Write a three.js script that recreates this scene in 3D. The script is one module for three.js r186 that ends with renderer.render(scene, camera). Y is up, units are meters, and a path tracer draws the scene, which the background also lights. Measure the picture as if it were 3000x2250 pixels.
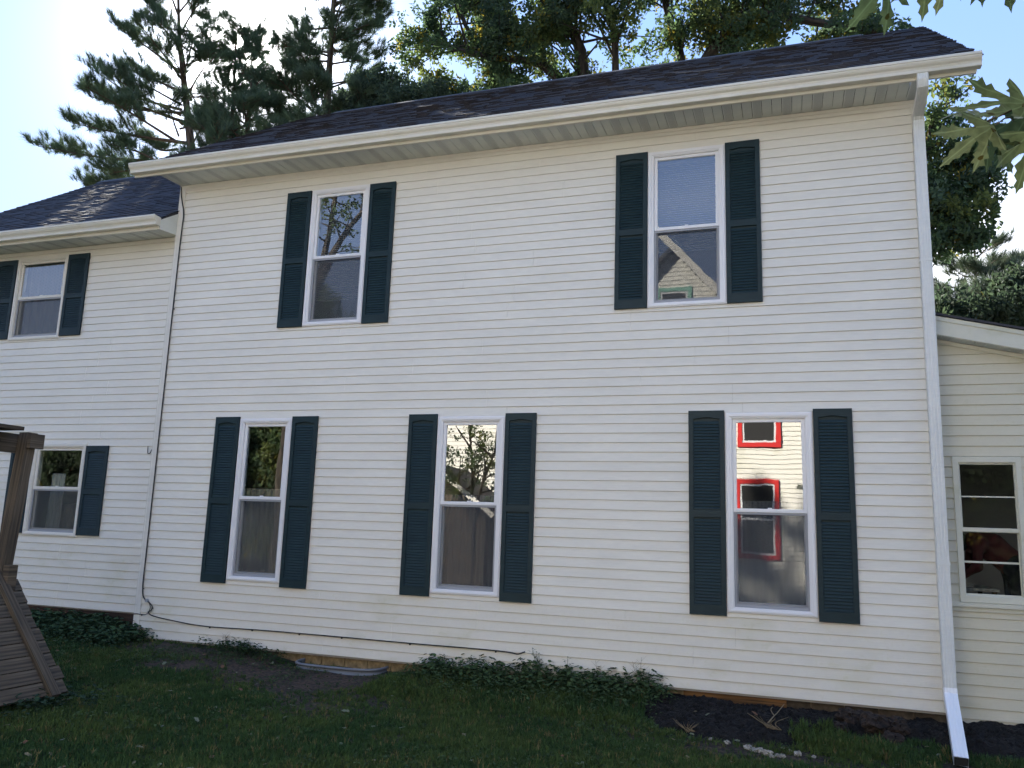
import * as THREE from 'three';
import { mergeGeometries, toCreasedNormals } from 'three/addons/utils/BufferGeometryUtils.js';
import { MarchingCubes } from 'three/addons/objects/MarchingCubes.js';

// ---------------------------------------------------------------- camera, sky, sun, exposure
const scene = new THREE.Scene();
const camera = new THREE.PerspectiveCamera(50.545, 4 / 3, 0.05, 900);
camera.position.set(7.8477, 1.5116, 8.5642);
camera.rotation.set(0.1742, 0.3310, 0.0336, 'YXZ');
const renderer = new THREE.WebGLRenderer({ antialias: true });
renderer.toneMapping = THREE.LinearToneMapping;
renderer.toneMappingExposure = 4.75;
renderer.shadowMap.enabled = true;
const SUN = new THREE.Vector3(-0.5481, 0.4995, -0.6709).normalize();
const sun = new THREE.DirectionalLight(new THREE.Color(1.0, 0.94, 0.83), 5.0);
sun.position.copy(SUN).multiplyScalar(60);
sun.castShadow = true;
sun.shadow.mapSize.set(4096, 4096);
Object.assign(sun.shadow.camera, { left: -35, right: 35, top: 35, bottom: -35, near: 1, far: 160 });
scene.add(sun, sun.target);

// ---------------------------------------------------------------- random numbers and noise
function rng(seed) { let a = seed >>> 0; return () => { a = (a + 0x6d2b79f5) | 0; let t = Math.imul(a ^ (a >>> 15), 1 | a); t = (t + Math.imul(t ^ (t >>> 7), 61 | t)) ^ t; return ((t ^ (t >>> 14)) >>> 0) / 4294967296; }; }
const hash = (x, y, s = 0) => { let h = (Math.imul(x | 0, 374761393) + Math.imul(y | 0, 668265263) + Math.imul(s | 0, 1442695041)) | 0; h = Math.imul(h ^ (h >>> 13), 1274126177); return ((h ^ (h >>> 16)) >>> 0) / 4294967296; };
const sm = (t) => t * t * (3 - 2 * t), lerp = (a, b, t) => a + (b - a) * t, clamp = (x, a, b) => Math.min(b, Math.max(a, x));
const sstep = (a, b, x) => sm(clamp((x - a) / (b - a), 0, 1));
function vnoise(x, y, s = 0, wx = 0, wy = 0) {
  const xi = Math.floor(x), yi = Math.floor(y), fx = sm(x - xi), fy = sm(y - yi);
  const w = (i, n) => (n ? ((i % n) + n) % n : i);
  const a = hash(w(xi, wx), w(yi, wy), s), b = hash(w(xi + 1, wx), w(yi, wy), s), c = hash(w(xi, wx), w(yi + 1, wy), s), d = hash(w(xi + 1, wx), w(yi + 1, wy), s);
  return lerp(lerp(a, b, fx), lerp(c, d, fx), fy);
}
function fbm(x, y, s = 0, oct = 4, wx = 0, wy = 0) { let v = 0, a = 0.5, n = 0; for (let i = 0; i < oct; i++) { v += a * vnoise(x, y, s + i * 17, wx, wy); n += a; a *= 0.5; x *= 2; y *= 2; wx *= 2; wy *= 2; } return v / n; }

// ---------------------------------------------------------------- the sky: clear air, whiter towards the horizon and the sun, a few fair-weather clouds
{
  const W = 1024, H = 512, data = new Float32Array(W * H * 4);
  for (let j = 0; j < H; j++) for (let i = 0; i < W; i++) {
    const el = ((j + 0.5) / H - 0.5) * Math.PI, az = ((i + 0.5) / W - 0.5) * 2 * Math.PI;
    const d = [Math.cos(el) * Math.cos(az), Math.sin(el), Math.cos(el) * Math.sin(az)];
    const e = Math.max(0, d[1]), t = Math.pow(1 - e, 2.2);
    const cs = clamp(d[0] * SUN.x + d[1] * SUN.y + d[2] * SUN.z, -1, 1), ang = Math.acos(cs) * 57.3;
    let r = lerp(0.066, 0.214, t), g = lerp(0.132, 0.250, t), b = lerp(0.292, 0.325, t);
    const ray = 0.84 + 0.26 * cs * cs;
    r *= ray; g *= ray; b *= ray;
    const a1 = 0.9 * Math.exp(-ang / 4.2) + 6 * Math.exp(-ang / 1.6), a2 = 0.02 * Math.exp(-ang / 21);
    r += a1 + a2; g += a1 * 0.97 + a2; b += a1 * 0.92 + a2 * 0.98;
    if (e > 0.02) {
      const px = d[0] / (e + 0.12), pz = d[2] / (e + 0.12);
      const n = fbm(px * 1.15 + 27.70, pz * 1.15 + 26.39, 5, 6), n2 = fbm(px * 0.5 + 36.70, pz * 0.5 + 28.39, 31, 3);
      let c = sstep(0.565, 0.68, n * 0.72 + n2 * 0.28 + 0.05 * (1 - e));
      const wisp = 0.2 * sstep(0.5, 0.8, fbm(px * 0.6 + 1, pz * 2.2 + 4, 77, 5));
      c = Math.max(c * 0.92 * (1 - sstep(0.26, 0.46, e)), wisp * (1 - sstep(0.4, 0.7, e))) * sstep(0.02, 0.12, e);
      const lum = 0.31 + 0.16 * fbm(px * 3, pz * 3, 91, 4) + 0.4 * Math.exp(-ang / 22);
      r = lerp(r, lum * 0.99, c); g = lerp(g, lum, c); b = lerp(b, lum * 1.03, c);
    }
    const o = (j * W + i) * 4; data[o] = r; data[o + 1] = g; data[o + 2] = b; data[o + 3] = 1;
  }
  const sky = new THREE.DataTexture(data, W, H, THREE.RGBAFormat, THREE.FloatType);
  sky.mapping = THREE.EquirectangularReflectionMapping; sky.magFilter = sky.minFilter = THREE.LinearFilter; sky.wrapS = THREE.RepeatWrapping; sky.needsUpdate = true;
  scene.background = sky; scene.environment = sky;
}

// ---------------------------------------------------------------- textures and materials
function tex(W, H, f, srgb, rx = 1, ry = 1) {
  const data = new Uint8Array(W * H * 4);
  for (let j = 0; j < H; j++) for (let i = 0; i < W; i++) { const c = f(i / W, j / H), o = (j * W + i) * 4; for (let k = 0; k < 3; k++) data[o + k] = clamp(Math.round((Array.isArray(c) ? c[k] : c) * 255), 0, 255); data[o + 3] = 255; }
  const t = new THREE.DataTexture(data, W, H, THREE.RGBAFormat); t.wrapS = t.wrapT = THREE.RepeatWrapping; t.magFilter = THREE.LinearFilter; t.minFilter = THREE.LinearMipmapLinearFilter; t.generateMipmaps = true;
  if (srgb) t.colorSpace = THREE.SRGBColorSpace; t.repeat.set(rx, ry); t.needsUpdate = true; return t;
}
const lin = (r, g, b) => new THREE.Color().setRGB(r, g, b);
function mat(o) { const { physical, ...p } = o; return physical ? new THREE.MeshPhysicalMaterial(p) : new THREE.MeshStandardMaterial(p); }
// siding: one repeat covers 4 m x 2 m
const tClean = tex(1024, 512, (u, v) => { const m = fbm(u * 6, v * 12, 3, 5, 6, 12), f = fbm(u * 64, v * 128, 8, 2, 64, 128); const d = 0.955 + 0.05 * (m - 0.5) + 0.03 * (f - 0.5); return [d, d, d * 0.992]; }, true, 0.25, 0.5);
const tDirty = tex(1024, 512, (u, v) => { const m = fbm(u * 9, v * 9, 13, 5, 9, 9), f = fbm(u * 90, v * 60, 18, 3, 90, 60), k = sstep(0.5, 0.8, m) * 0.045 * (0.4 + f) + 0.02 * sstep(0.66, 0.78, f); const d = 0.95 - k + 0.03 * (f - 0.5); return [d, d * 0.995, d * (0.985 - k * 0.7)]; }, true, 0.25, 0.5);
const bGrain = tex(512, 512, (u, v) => fbm(u * 5, v * 80, 21, 4, 5, 80), false, 1, 2);
const M = {};
M.siding = mat({ color: lin(0.785, 0.755, 0.685), map: tClean, bumpMap: bGrain, bumpScale: 0.0005, roughness: 0.5 });
M.sidingLow = mat({ color: lin(0.77, 0.74, 0.66), map: tDirty, bumpMap: bGrain, bumpScale: 0.0005, roughness: 0.55 });
M.sidingCream = mat({ color: lin(0.66, 0.63, 0.505), map: tDirty, bumpMap: bGrain, bumpScale: 0.0005, roughness: 0.55 });
M.trim = mat({ color: lin(0.75, 0.72, 0.66), map: tClean, roughness: 0.4 });
M.vinyl = mat({ color: lin(0.74, 0.735, 0.74), roughness: 0.32 });
M.creamTrim = mat({ color: lin(0.68, 0.675, 0.575), map: tDirty, roughness: 0.5 });
M.gutter = mat({ color: lin(0.74, 0.715, 0.63), map: tDirty, roughness: 0.38 });
M.spout = mat({ color: lin(0.74, 0.75, 0.73), map: tClean, roughness: 0.36 });
M.spoutNew = mat({ color: lin(0.82, 0.83, 0.84), roughness: 0.3 });
M.soffit = mat({ color: lin(0.74, 0.76, 0.72), map: tClean, roughness: 0.55 });
const tVent = tex(256, 256, (u, v) => { const a = (u * 16) % 1 - 0.5, b = (v * 64) % 1 - 0.5; const lane = Math.abs(u - 0.5) < 0.36; const d = lane && a * a + b * b < 0.1 ? 0.74 : 0.93; return [d, d, d]; }, true, 10, 2);
M.soffitVent = mat({ color: lin(0.74, 0.76, 0.72), map: tVent, roughness: 0.6 });
const tShut = tex(256, 256, (u, v) => { const f = 0.9 + 0.2 * (fbm(u * 8, v * 60, 44, 4, 8, 60) - 0.5); return [f, f, f]; }, true, 1, 1);
M.shutter = mat({ physical: true, specularIntensity: 0.45, color: lin(0.0155, 0.0365, 0.043), map: tShut, bumpMap: bGrain, bumpScale: 0.0006, roughness: 0.5 });
M.shutterFaded = mat({ physical: true, specularIntensity: 0.5, color: lin(0.019, 0.040, 0.050), map: tShut, bumpMap: bGrain, bumpScale: 0.0006, roughness: 0.55 });
const wob = tex(256, 256, (u, v) => { const h = (x, y) => fbm(x * 3, y * 3, 61, 2, 3, 3) * 1.0 + 0.15 * fbm(x * 11, y * 11, 67, 2, 11, 11), e = 1 / 256; return [0.5 + (h(u - e, v) - h(u + e, v)) * 6, 0.5 + (h(u, v - e) - h(u, v + e)) * 6, 1]; }, false, 1.1, 0.8);
const pane = (ior, k) => mat({ physical: true, color: lin(0.93, 0.96, 0.95), transmission: 1, thickness: 0, roughness: 0, ior, normalMap: wob, normalScale: new THREE.Vector2(k, k) });
M.pane = pane(2.8, 0.0028);
M.paneOld = pane(1.6, 0.006);
M.screenFrame = mat({ color: lin(0.30, 0.31, 0.33), roughness: 0.5 });
M.screen = mat({ color: lin(0.075, 0.08, 0.085), roughness: 0.8, transparent: true, opacity: 0.46, side: THREE.DoubleSide });
M.dark = mat({ color: lin(0.02, 0.02, 0.02), roughness: 0.8 });
M.cable = mat({ color: lin(0.010, 0.010, 0.011), roughness: 0.5 });
M.interior = mat({ color: lin(0.30, 0.27, 0.23), roughness: 0.9 });
M.floorIn = mat({ color: lin(0.10, 0.07, 0.045), roughness: 0.6 });
M.sheath = mat({ color: lin(0.25, 0.2, 0.14), roughness: 0.9 });
M.blind = mat({ color: lin(0.15, 0.155, 0.165), roughness: 0.6, side: THREE.DoubleSide });
const tCloth = tex(256, 256, (u, v) => { const f = 0.85 + 0.3 * (fbm(u * 30, v * 6, 71, 3, 30, 6) - 0.5); return [f, f * 0.99, f * 0.95]; }, true, 2, 1);
M.curtainTan = mat({ color: lin(0.30, 0.27, 0.21), map: tCloth, roughness: 0.9, side: THREE.DoubleSide });
const tDot = tex(256, 256, (u, v) => { const a = (u * 8) % 1 - 0.5, b = ((v * 8 + (Math.floor(u * 8) % 2) * 0.5) % 1) - 0.5; const d = a * a + b * b < 0.05 ? 0.74 : 0.92; return [d, d, d]; }, true, 3, 3);
M.curtainDot = mat({ color: lin(0.10, 0.095, 0.095), map: tDot, roughness: 0.9, side: THREE.DoubleSide });
M.curtainPale = mat({ color: lin(0.52, 0.53, 0.52), map: tCloth, roughness: 0.9, side: THREE.DoubleSide });
const tShing = tex(256, 256, (u, v) => { const f = 0.66 + 0.56 * hash(Math.floor(u * 256), Math.floor(v * 256), 5) * 0.5 + 0.25 * (fbm(u * 12, v * 12, 15, 3, 12, 12) - 0.5); return [f, f, f]; }, true, 2.5, 2.5);
M.shingle = mat({ physical: true, specularIntensity: 0.5, color: 0xffffff, vertexColors: true, map: tShing, bumpMap: tShing, bumpScale: 0.0012, roughness: 0.75 });
M.roofDeck = mat({ color: lin(0.035, 0.034, 0.04), roughness: 0.8 });
const tBlock = tex(256, 256, (u, v) => { const f = 0.75 + 0.5 * (fbm(u * 10, v * 10, 25, 5, 10, 10) - 0.5); return [f, f * 0.97, f * 0.92]; }, true, 2, 2);
M.block = [lin(0.46, 0.37, 0.23), lin(0.38, 0.31, 0.20), lin(0.50, 0.41, 0.26), lin(0.33, 0.27, 0.19), lin(0.13, 0.11, 0.09), lin(0.17, 0.14, 0.11)].map((color) => mat({ color, map: tBlock, bumpMap: tBlock, bumpScale: 0.004, roughness: 0.95 }));
const tWood = tex(512, 512, (u, v) => { const g = fbm(u * 4, v * 50, 35, 5, 4, 50), k = fbm(u * 3, v * 3, 36, 4, 3, 3), f = 0.62 + 0.6 * (g - 0.5) + 0.5 * (k - 0.5); return [f, f * 0.97, f * 0.92]; }, true, 0.5, 2);
M.wood = mat({ color: lin(0.185, 0.155, 0.12), map: tWood, bumpMap: tWood, bumpScale: 0.003, roughness: 0.9 });
M.woodDark = mat({ color: lin(0.185, 0.155, 0.12), map: tWood, bumpMap: tWood, bumpScale: 0.003, roughness: 0.95 });
M.woodOrange = mat({ color: lin(0.33, 0.17, 0.06), map: tWood, bumpMap: tWood, bumpScale: 0.002, roughness: 0.9 });
M.skirt = mat({ color: lin(0.13, 0.075, 0.05), map: tWood, bumpMap: tWood, bumpScale: 0.002, roughness: 0.9 });
M.steel = mat({ color: lin(0.14, 0.155, 0.18), metalness: 0.0, roughness: 0.6, side: THREE.DoubleSide });
const tBark = tex(256, 256, (u, v) => { const f = 0.6 + 0.9 * (fbm(u * 14, v * 4, 53, 5, 14, 4) - 0.5); return [f, f * 0.96, f * 0.9]; }, true, 1, 1);
M.barkPine = mat({ color: lin(0.30, 0.22, 0.17), map: tBark, bumpMap: tBark, bumpScale: 0.02, roughness: 0.95 });
M.barkOak = mat({ color: lin(0.11, 0.092, 0.078), map: tBark, bumpMap: tBark, bumpScale: 0.02, roughness: 0.95 });
M.twig = mat({ color: lin(0.11, 0.08, 0.055), roughness: 0.85 });
const leafMat = (r, g, b, t) => mat({ physical: true, color: lin(r, g, b), transmission: t, thickness: 0, roughness: 1, ior: 1.35, specularIntensity: 0.35, side: THREE.DoubleSide });
M.needle = mat({ physical: true, transmission: 0.2, thickness: 0, specularIntensity: 0.3, color: lin(0.105, 0.145, 0.095), roughness: 1, side: THREE.DoubleSide });
M.oakLeaf = leafMat(1, 1, 1, 0.5);
M.mapleLeaf = mat({ physical: true, color: 0xffffff, map: tex(256, 256, (u, v) => { const X = Math.abs(u - 0.5); let dm = X; for (const [tx, ty] of [[0.53, 0.82], [0.5, 0.23]]) { const L = tx * tx + ty * ty, q = clamp((X * tx + v * ty) / L, 0, 1); dm = Math.min(dm, Math.hypot(X - q * tx, v - q * ty)); } const vein = Math.max(0, 1 - dm * 60) * 0.28; const f = 0.82 + 0.3 * (fbm(u * 9, v * 9, 73, 4, 9, 9) - 0.5) + vein; const s = sstep(0.74, 0.80, fbm(u * 7, v * 7, 75, 3, 7, 7)); return [lerp(f, 0.6, s), lerp(f, 0.5, s), lerp(f * 0.95, 0.3, s)]; }, true, 1, 1), transmission: 0.55, thickness: 0, roughness: 1, ior: 1.3, specularIntensity: 0.5, side: THREE.DoubleSide, vertexColors: false });
M.grass = leafMat(1, 1, 1, 0.22);
M.weed = leafMat(1, 1, 1, 0.22);
M.dryStem = mat({ color: lin(0.22, 0.17, 0.10), roughness: 0.9, side: THREE.DoubleSide });
M.deadLeaf = mat({ color: 0xffffff, roughness: 0.85, side: THREE.DoubleSide });
const tSoil = tex(512, 512, (u, v) => { const f = 0.55 + 0.9 * (fbm(u * 40, v * 40, 83, 4, 40, 40) - 0.5) + 0.3 * (fbm(u * 6, v * 6, 84, 3, 6, 6) - 0.5); return [f, f * 0.97, f * 0.95]; }, true, 1, 1);
M.ground = mat({ color: 0xffffff, vertexColors: true, map: tSoil, bumpMap: tSoil, bumpScale: 0.012, roughness: 1 });
M.soil = mat({ color: lin(0.011, 0.009, 0.0085), map: tSoil, bumpMap: tSoil, bumpScale: 0.02, roughness: 1 });
M.stone = mat({ color: lin(0.50, 0.49, 0.46), map: tBlock, roughness: 0.9 });
M.skin = mat({ color: lin(0.42, 0.27, 0.2), roughness: 0.6 });
M.maroon = mat({ color: lin(0.09, 0.018, 0.022), roughness: 0.9 });
M.navy = mat({ color: lin(0.014, 0.016, 0.026), roughness: 0.9 });
M.paper = mat({ color: lin(0.75, 0.75, 0.73), roughness: 0.7 });
M.redTrim = mat({ color: lin(0.62, 0.022, 0.02), roughness: 0.5 });
M.greenTrim = mat({ color: lin(0.20, 0.42, 0.32), roughness: 0.6 });
M.neighbor = mat({ color: lin(0.86, 0.845, 0.775), map: tDirty, roughness: 0.6 });
M.neighborSoffit = mat({ color: lin(0.16, 0.15, 0.13), roughness: 0.8 });

// ---------------------------------------------------------------- object helpers
const taken = new Map();
function numbered(name) { const n = taken.get(name) ?? 0; taken.set(name, n + 1); return n ? `${name}_${String(n).padStart(3, '0')}` : name; }
function shade(o) { o.traverse((m) => { if (m.isMesh) { m.castShadow = m.receiveShadow = true; } }); return o; }
function tag(o, label, category, group, kind) { o.userData.label = label; o.userData.category = category; if (group) o.userData.group = group; if (kind) o.userData.kind = kind; return o; }
function thing(name, pos, label, category, group) { const g = new THREE.Group(); g.name = numbered(name); g.position.set(...pos); scene.add(g); return tag(g, label, category, group); }
function part(name, geo, m, parent, label) { const o = new THREE.Mesh(geo, m); o.name = name; o.castShadow = o.receiveShadow = true; if (label) o.userData.label = label; parent.add(o); return o; }
function sub(name, parent, label) { const g = new THREE.Group(); g.name = name; if (label) g.userData.label = label; parent.add(g); return g; }
const merge = (list) => mergeGeometries(list.map((g) => (g.index ? g.toNonIndexed() : g)));
// box between two corners with uv in metres
function box(x0, x1, y0, y1, z0, z1) {
  const g = new THREE.BoxGeometry(x1 - x0, y1 - y0, z1 - z0).toNonIndexed(); g.translate((x0 + x1) / 2, (y0 + y1) / 2, (z0 + z1) / 2); return metreUV(g);
}
function metreUV(g) {
  const p = g.attributes.position, n = g.attributes.normal, uv = new Float32Array(p.count * 2);
  for (let i = 0; i < p.count; i++) {
    const ax = Math.abs(n.getX(i)), ay = Math.abs(n.getY(i)), az = Math.abs(n.getZ(i));
    if (az >= ax && az >= ay) { uv[2 * i] = p.getX(i); uv[2 * i + 1] = p.getY(i); } else if (ay >= ax) { uv[2 * i] = p.getX(i); uv[2 * i + 1] = p.getZ(i); } else { uv[2 * i] = p.getZ(i); uv[2 * i + 1] = p.getY(i); }
  }
  g.setAttribute('uv', new THREE.BufferAttribute(uv, 2)); return g;
}
// ring of four mitred bars with a small bevel
function ring(x0, x1, y0, y1, wl, wr, wb, wt, z0, z1, bev = 0.003) {
  const s = new THREE.Shape([[x0 + bev, y0 + bev], [x1 - bev, y0 + bev], [x1 - bev, y1 - bev], [x0 + bev, y1 - bev]].map((p) => new THREE.Vector2(...p)));
  s.holes.push(new THREE.Path([[x0 + wl - bev, y0 + wb - bev], [x0 + wl - bev, y1 - wt + bev], [x1 - wr + bev, y1 - wt + bev], [x1 - wr + bev, y0 + wb - bev]].map((p) => new THREE.Vector2(...p))));
  const g = new THREE.ExtrudeGeometry(s, { depth: z1 - z0 - 2 * bev, bevelEnabled: true, bevelSize: bev, bevelThickness: bev, bevelSegments: 1 }); g.translate(0, 0, z0 + bev); return metreUV(g);
}
// extrude a (z,y) outline along x
function alongX(pts, x0, x1) {
  const s = new THREE.Shape(pts.map(([z, y]) => new THREE.Vector2(-z, y))), g = new THREE.ExtrudeGeometry(s, { depth: x1 - x0, bevelEnabled: false }); g.rotateY(Math.PI / 2); g.translate(x0, 0, 0); return metreUV(g.index ? g.toNonIndexed() : g);
}
function quad(out, a, b, c, d) { out.push(...a, ...b, ...c, ...a, ...c, ...d); }
function soup(pos, uvScale) { const g = new THREE.BufferGeometry(); g.setAttribute('position', new THREE.Float32BufferAttribute(pos, 3)); g.computeVertexNormals(); return metreUV(g); }
// tapered tube through points
function tube(pts, r0, r1, seg = 7, smooth = true, bump = 0, seed = 1) {
  const c = smooth && pts.length > 2 ? new THREE.CatmullRomCurve3(pts.map((p) => new THREE.Vector3(...p))).getPoints(Math.max(6, pts.length * 4)) : pts.map((p) => new THREE.Vector3(...p));
  const n = c.length, pos = [], nor = [], uv = [], idx = [], R = rng(seed); let prev = new THREE.Vector3(0.3, 0.1, 1).normalize(), len = 0;
  for (let i = 0; i < n; i++) {
    const t = c[Math.min(i + 1, n - 1)].clone().sub(c[Math.max(i - 1, 0)]).normalize(); const u = prev.clone().sub(t.clone().multiplyScalar(prev.dot(t))).normalize(); prev = u; const v = t.clone().cross(u); if (i) len += c[i].distanceTo(c[i - 1]);
    const r = lerp(r0, r1, i / (n - 1)) * (1 + bump * (R() - 0.5));
    for (let k = 0; k <= seg; k++) { const a = (k / seg) * Math.PI * 2, d = u.clone().multiplyScalar(Math.cos(a)).add(v.clone().multiplyScalar(Math.sin(a))); pos.push(c[i].x + d.x * r, c[i].y + d.y * r, c[i].z + d.z * r); nor.push(d.x, d.y, d.z); uv.push(k / seg, len); }
  }
  for (let i = 0; i < n - 1; i++) for (let k = 0; k < seg; k++) { const a = i * (seg + 1) + k, b = a + seg + 1; idx.push(a, a + 1, b, b, a + 1, b + 1); }
  const s0 = pos.length / 3; for (const [i, s] of [[0, -1], [n - 1, 1]]) { const t = c[Math.min(i + 1, n - 1)].clone().sub(c[Math.max(i - 1, 0)]).normalize().multiplyScalar(s); pos.push(c[i].x, c[i].y, c[i].z); nor.push(t.x, t.y, t.z); uv.push(0, 0); const ci = pos.length / 3 - 1; for (let k = 0; k < seg; k++) { const a = i * (seg + 1) + k; s < 0 ? idx.push(ci, a + 1, a) : idx.push(ci, a, a + 1); } }
  const g = new THREE.BufferGeometry(); g.setAttribute('position', new THREE.Float32BufferAttribute(pos, 3)); g.setAttribute('normal', new THREE.Float32BufferAttribute(nor, 3)); g.setAttribute('uv', new THREE.Float32BufferAttribute(uv, 2)); g.setIndex(idx); return g.toNonIndexed();
}
function instanced(name, geo, m, list, parent, colors) {
  const o = new THREE.InstancedMesh(geo, m, list.length); o.name = name; o.castShadow = o.receiveShadow = true;
  list.forEach((mm, i) => { o.setMatrixAt(i, mm); if (colors) o.setColorAt(i, colors[i]); }); parent.add(o); return o;
}
const V3 = (a) => new THREE.Vector3(...a);
const Q = new THREE.Quaternion(), S1 = new THREE.Vector3(), E1 = new THREE.Euler();
function place(p, ex, ey, ez, s) { E1.set(ex, ey, ez, 'YXZ'); return new THREE.Matrix4().compose(new THREE.Vector3(...p), Q.setFromEuler(E1), Array.isArray(s) ? S1.set(...s) : S1.set(s, s, s)); }

// ---------------------------------------------------------------- the ground
const interp = (pts, x) => { if (x <= pts[0][0]) return pts[0][1]; for (let i = 1; i < pts.length; i++) if (x < pts[i][0]) return lerp(pts[i - 1][1], pts[i][1], sm((x - pts[i - 1][0]) / (pts[i][0] - pts[i - 1][0]))); return pts[pts.length - 1][1]; };
const wallGround = (x) => interp([[-4, 0.05], [-0.6, 0.04], [0.1, -0.02], [1.6, -0.04], [2.5, -0.13], [3.5, -0.13], [4.1, -0.09], [6.4, -0.10], [6.7, -0.15], [9.0, -0.17], [9.4, -0.20], [12, -0.25]], x);
const lawn = (x) => clamp(-0.10 - 0.022 * x, -0.30, -0.02);
function ground(x, z) {
  const far = sstep(14, 40, Math.hypot(x - 4, z));
  const w = z < -0.4 ? lerp(wallGround(x), -0.25, sstep(0.4, 1.2, -z)) : wallGround(x);
  let y = lerp(w, lawn(x), sstep(0.05, 1.5, z));
  y += (fbm(x * 0.9 + 50, z * 0.9 + 50, 3, 3) - 0.5) * 0.07 * sstep(0, 0.5, z) + (fbm(x * 6 + 9, z * 6 + 9, 4, 2) - 0.5) * 0.02;
  return lerp(y, -0.4, far);
}
// how bare the soil is, 0 to 1
const blob = (x, z, cx, cz, rx, rz) => Math.exp(-(((x - cx) / rx) ** 2 + ((z - cz) / rz) ** 2));
function bare(x, z) {
  let b = 0.95 * blob(x, z, 0.9, 0.35, 0.9, 0.4) + 0.8 * blob(x, z, 1.35, 0.95, 0.45, 0.22) + 1.1 * blob(x, z, 2.9, 0.55, 1.15, 0.65) + 0.55 * blob(x, z, 3.6, 1.5, 0.6, 0.5) + 0.4 * blob(x, z, -0.5, 1.5, 0.8, 0.3) + 0.55 * blob(x, z, 7.6, 1.25, 0.9, 0.22) + 0.5 * blob(x, z, 1.0, 2.1, 0.6, 0.2);
  b += 0.9 * (fbm(x * 1.7 + 20, z * 1.7 + 30, 9, 4) - 0.55);
  return clamp(b * 1.25, 0, 1);
}
{
  const line = (lo, hi, step, out) => { const v = []; for (let a = lo; a < hi - 1e-6; a += step) v.push(a); v.push(hi); const pre = [], post = []; let s = step * 2, a = lo; while (a > -out) { a -= s; s *= 1.5; pre.unshift(a); } s = step * 2; a = hi; while (a < out) { a += s; s *= 1.5; post.push(a); } return [...pre, ...v, ...post]; };
  const xs = line(-5, 12, 0.11, 420), zs = line(-1, 9.5, 0.11, 420), pos = [], col = [], uv = [], idx = [];
  for (const z of zs) for (const x of xs) {
    pos.push(x, ground(x, z), z); uv.push(x, z);
    const b = bare(x, z), n = fbm(x * 2.1, z * 2.1, 41, 3), f = 0.7 + 0.6 * n;
    const far = sstep(12, 20, Math.hypot(x - 4, z - 3));
    col.push(lerp(0.045 * f, 0.13, b) * (1 - far) + 0.06 * far, lerp(0.05 * f, 0.084, b) * (1 - far) + 0.09 * far, lerp(0.024 * f, 0.058, b) * (1 - far) + 0.035 * far);
  }
  const nx = xs.length; for (let j = 0; j < zs.length - 1; j++) for (let i = 0; i < nx - 1; i++) { const a = j * nx + i; idx.push(a, a + nx, a + 1, a + 1, a + nx, a + nx + 1); }
  const g = new THREE.BufferGeometry(); g.setAttribute('position', new THREE.Float32BufferAttribute(pos, 3)); g.setAttribute('color', new THREE.Float32BufferAttribute(col, 3)); g.setAttribute('uv', new THREE.Float32BufferAttribute(uv, 2)); g.setIndex(idx); g.computeVertexNormals();
  const o = part('ground', g, M.ground, scene); tag(o, 'uneven dark lawn ground with bare brown earth patches along the house', 'ground', null, 'structure');
}
// ---------------------------------------------------------------- the house
const house = thing('house', [0, 0, 0], 'two-storey white clapboard house with dark green shutters and charcoal shingle roof', 'house');
const C = 0.1016;
function plank(x0, x1, y0, y1, base, zb) {
  const zf = (y) => zb + lerp(0.0135, 0.0025, clamp((y - base) / C, 0, 1));
  return alongX([[zb - 0.002, y0], [zf(y0) - 0.003, y0], [zf(y0), y0 + 0.003], [zf(y1), y1 - 0.0006], [zb - 0.002, y1 - 0.0006]], x0, x1);
}
// clapboard courses round openings; every piece is a mesh of its own
function clapboards(parent, x0, x1, first, count, zb, holes, m, mLow, lowTo, top) {
  const R = rng(5);
  for (let k = 0; k < count; k++) {
    const a = first + k * C, b = a + C, mm = b < lowTo ? mLow : m;
    let spans = [[x0, x1]];
    const mids = [];
    for (const h of holes) {
      if (b <= h[2] || a >= h[3]) continue;
      spans = spans.flatMap(([p, q]) => (h[0] < q && h[1] > p ? [[p, h[0]], [h[1], q]].filter(([u, v]) => v - u > 0.004) : [[p, q]]));
      if (a < h[2] - 0.004) mids.push([h[0], h[1], a, h[2]]);
      if (b > h[3] + 0.004) mids.push([h[0], h[1], h[3], b]);
    }
    const cut = [];
    for (const [p, q] of spans) {
      if (q - p > 3.0 && q - p < 4.2) { const s = p + (q - p) * (0.25 + 0.5 * hash(k >> 1, 5)); cut.push([p, s], [s, q]); } else if (q - p > 4.2) { const s = p + (q - p) * (0.28 + 0.1 * ((k >> 1) % 3)) + 0.2 * hash(k >> 1, 3), s2 = s + Math.min(3.6, (q - s) * 0.6); cut.push([p, s], [s, s2], [s2, q]); } else cut.push([p, q]);
    }
    cut.forEach(([p, q], i) => part('siding_plank', plank(p + (i && Math.abs(p - (cut[i - 1]?.[1] ?? -99)) < 1e-6 ? 0.002 : 0), q, a, b, a, zb + (R() - 0.5) * 0.0012 + (i % 2) * 0.0012), mm, parent));
    for (const [p, q, u, v] of mids) part('siding_plank', plank(p + 0.0005, q - 0.0005, u, v, a, zb), mm, parent);
  }
}
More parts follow.
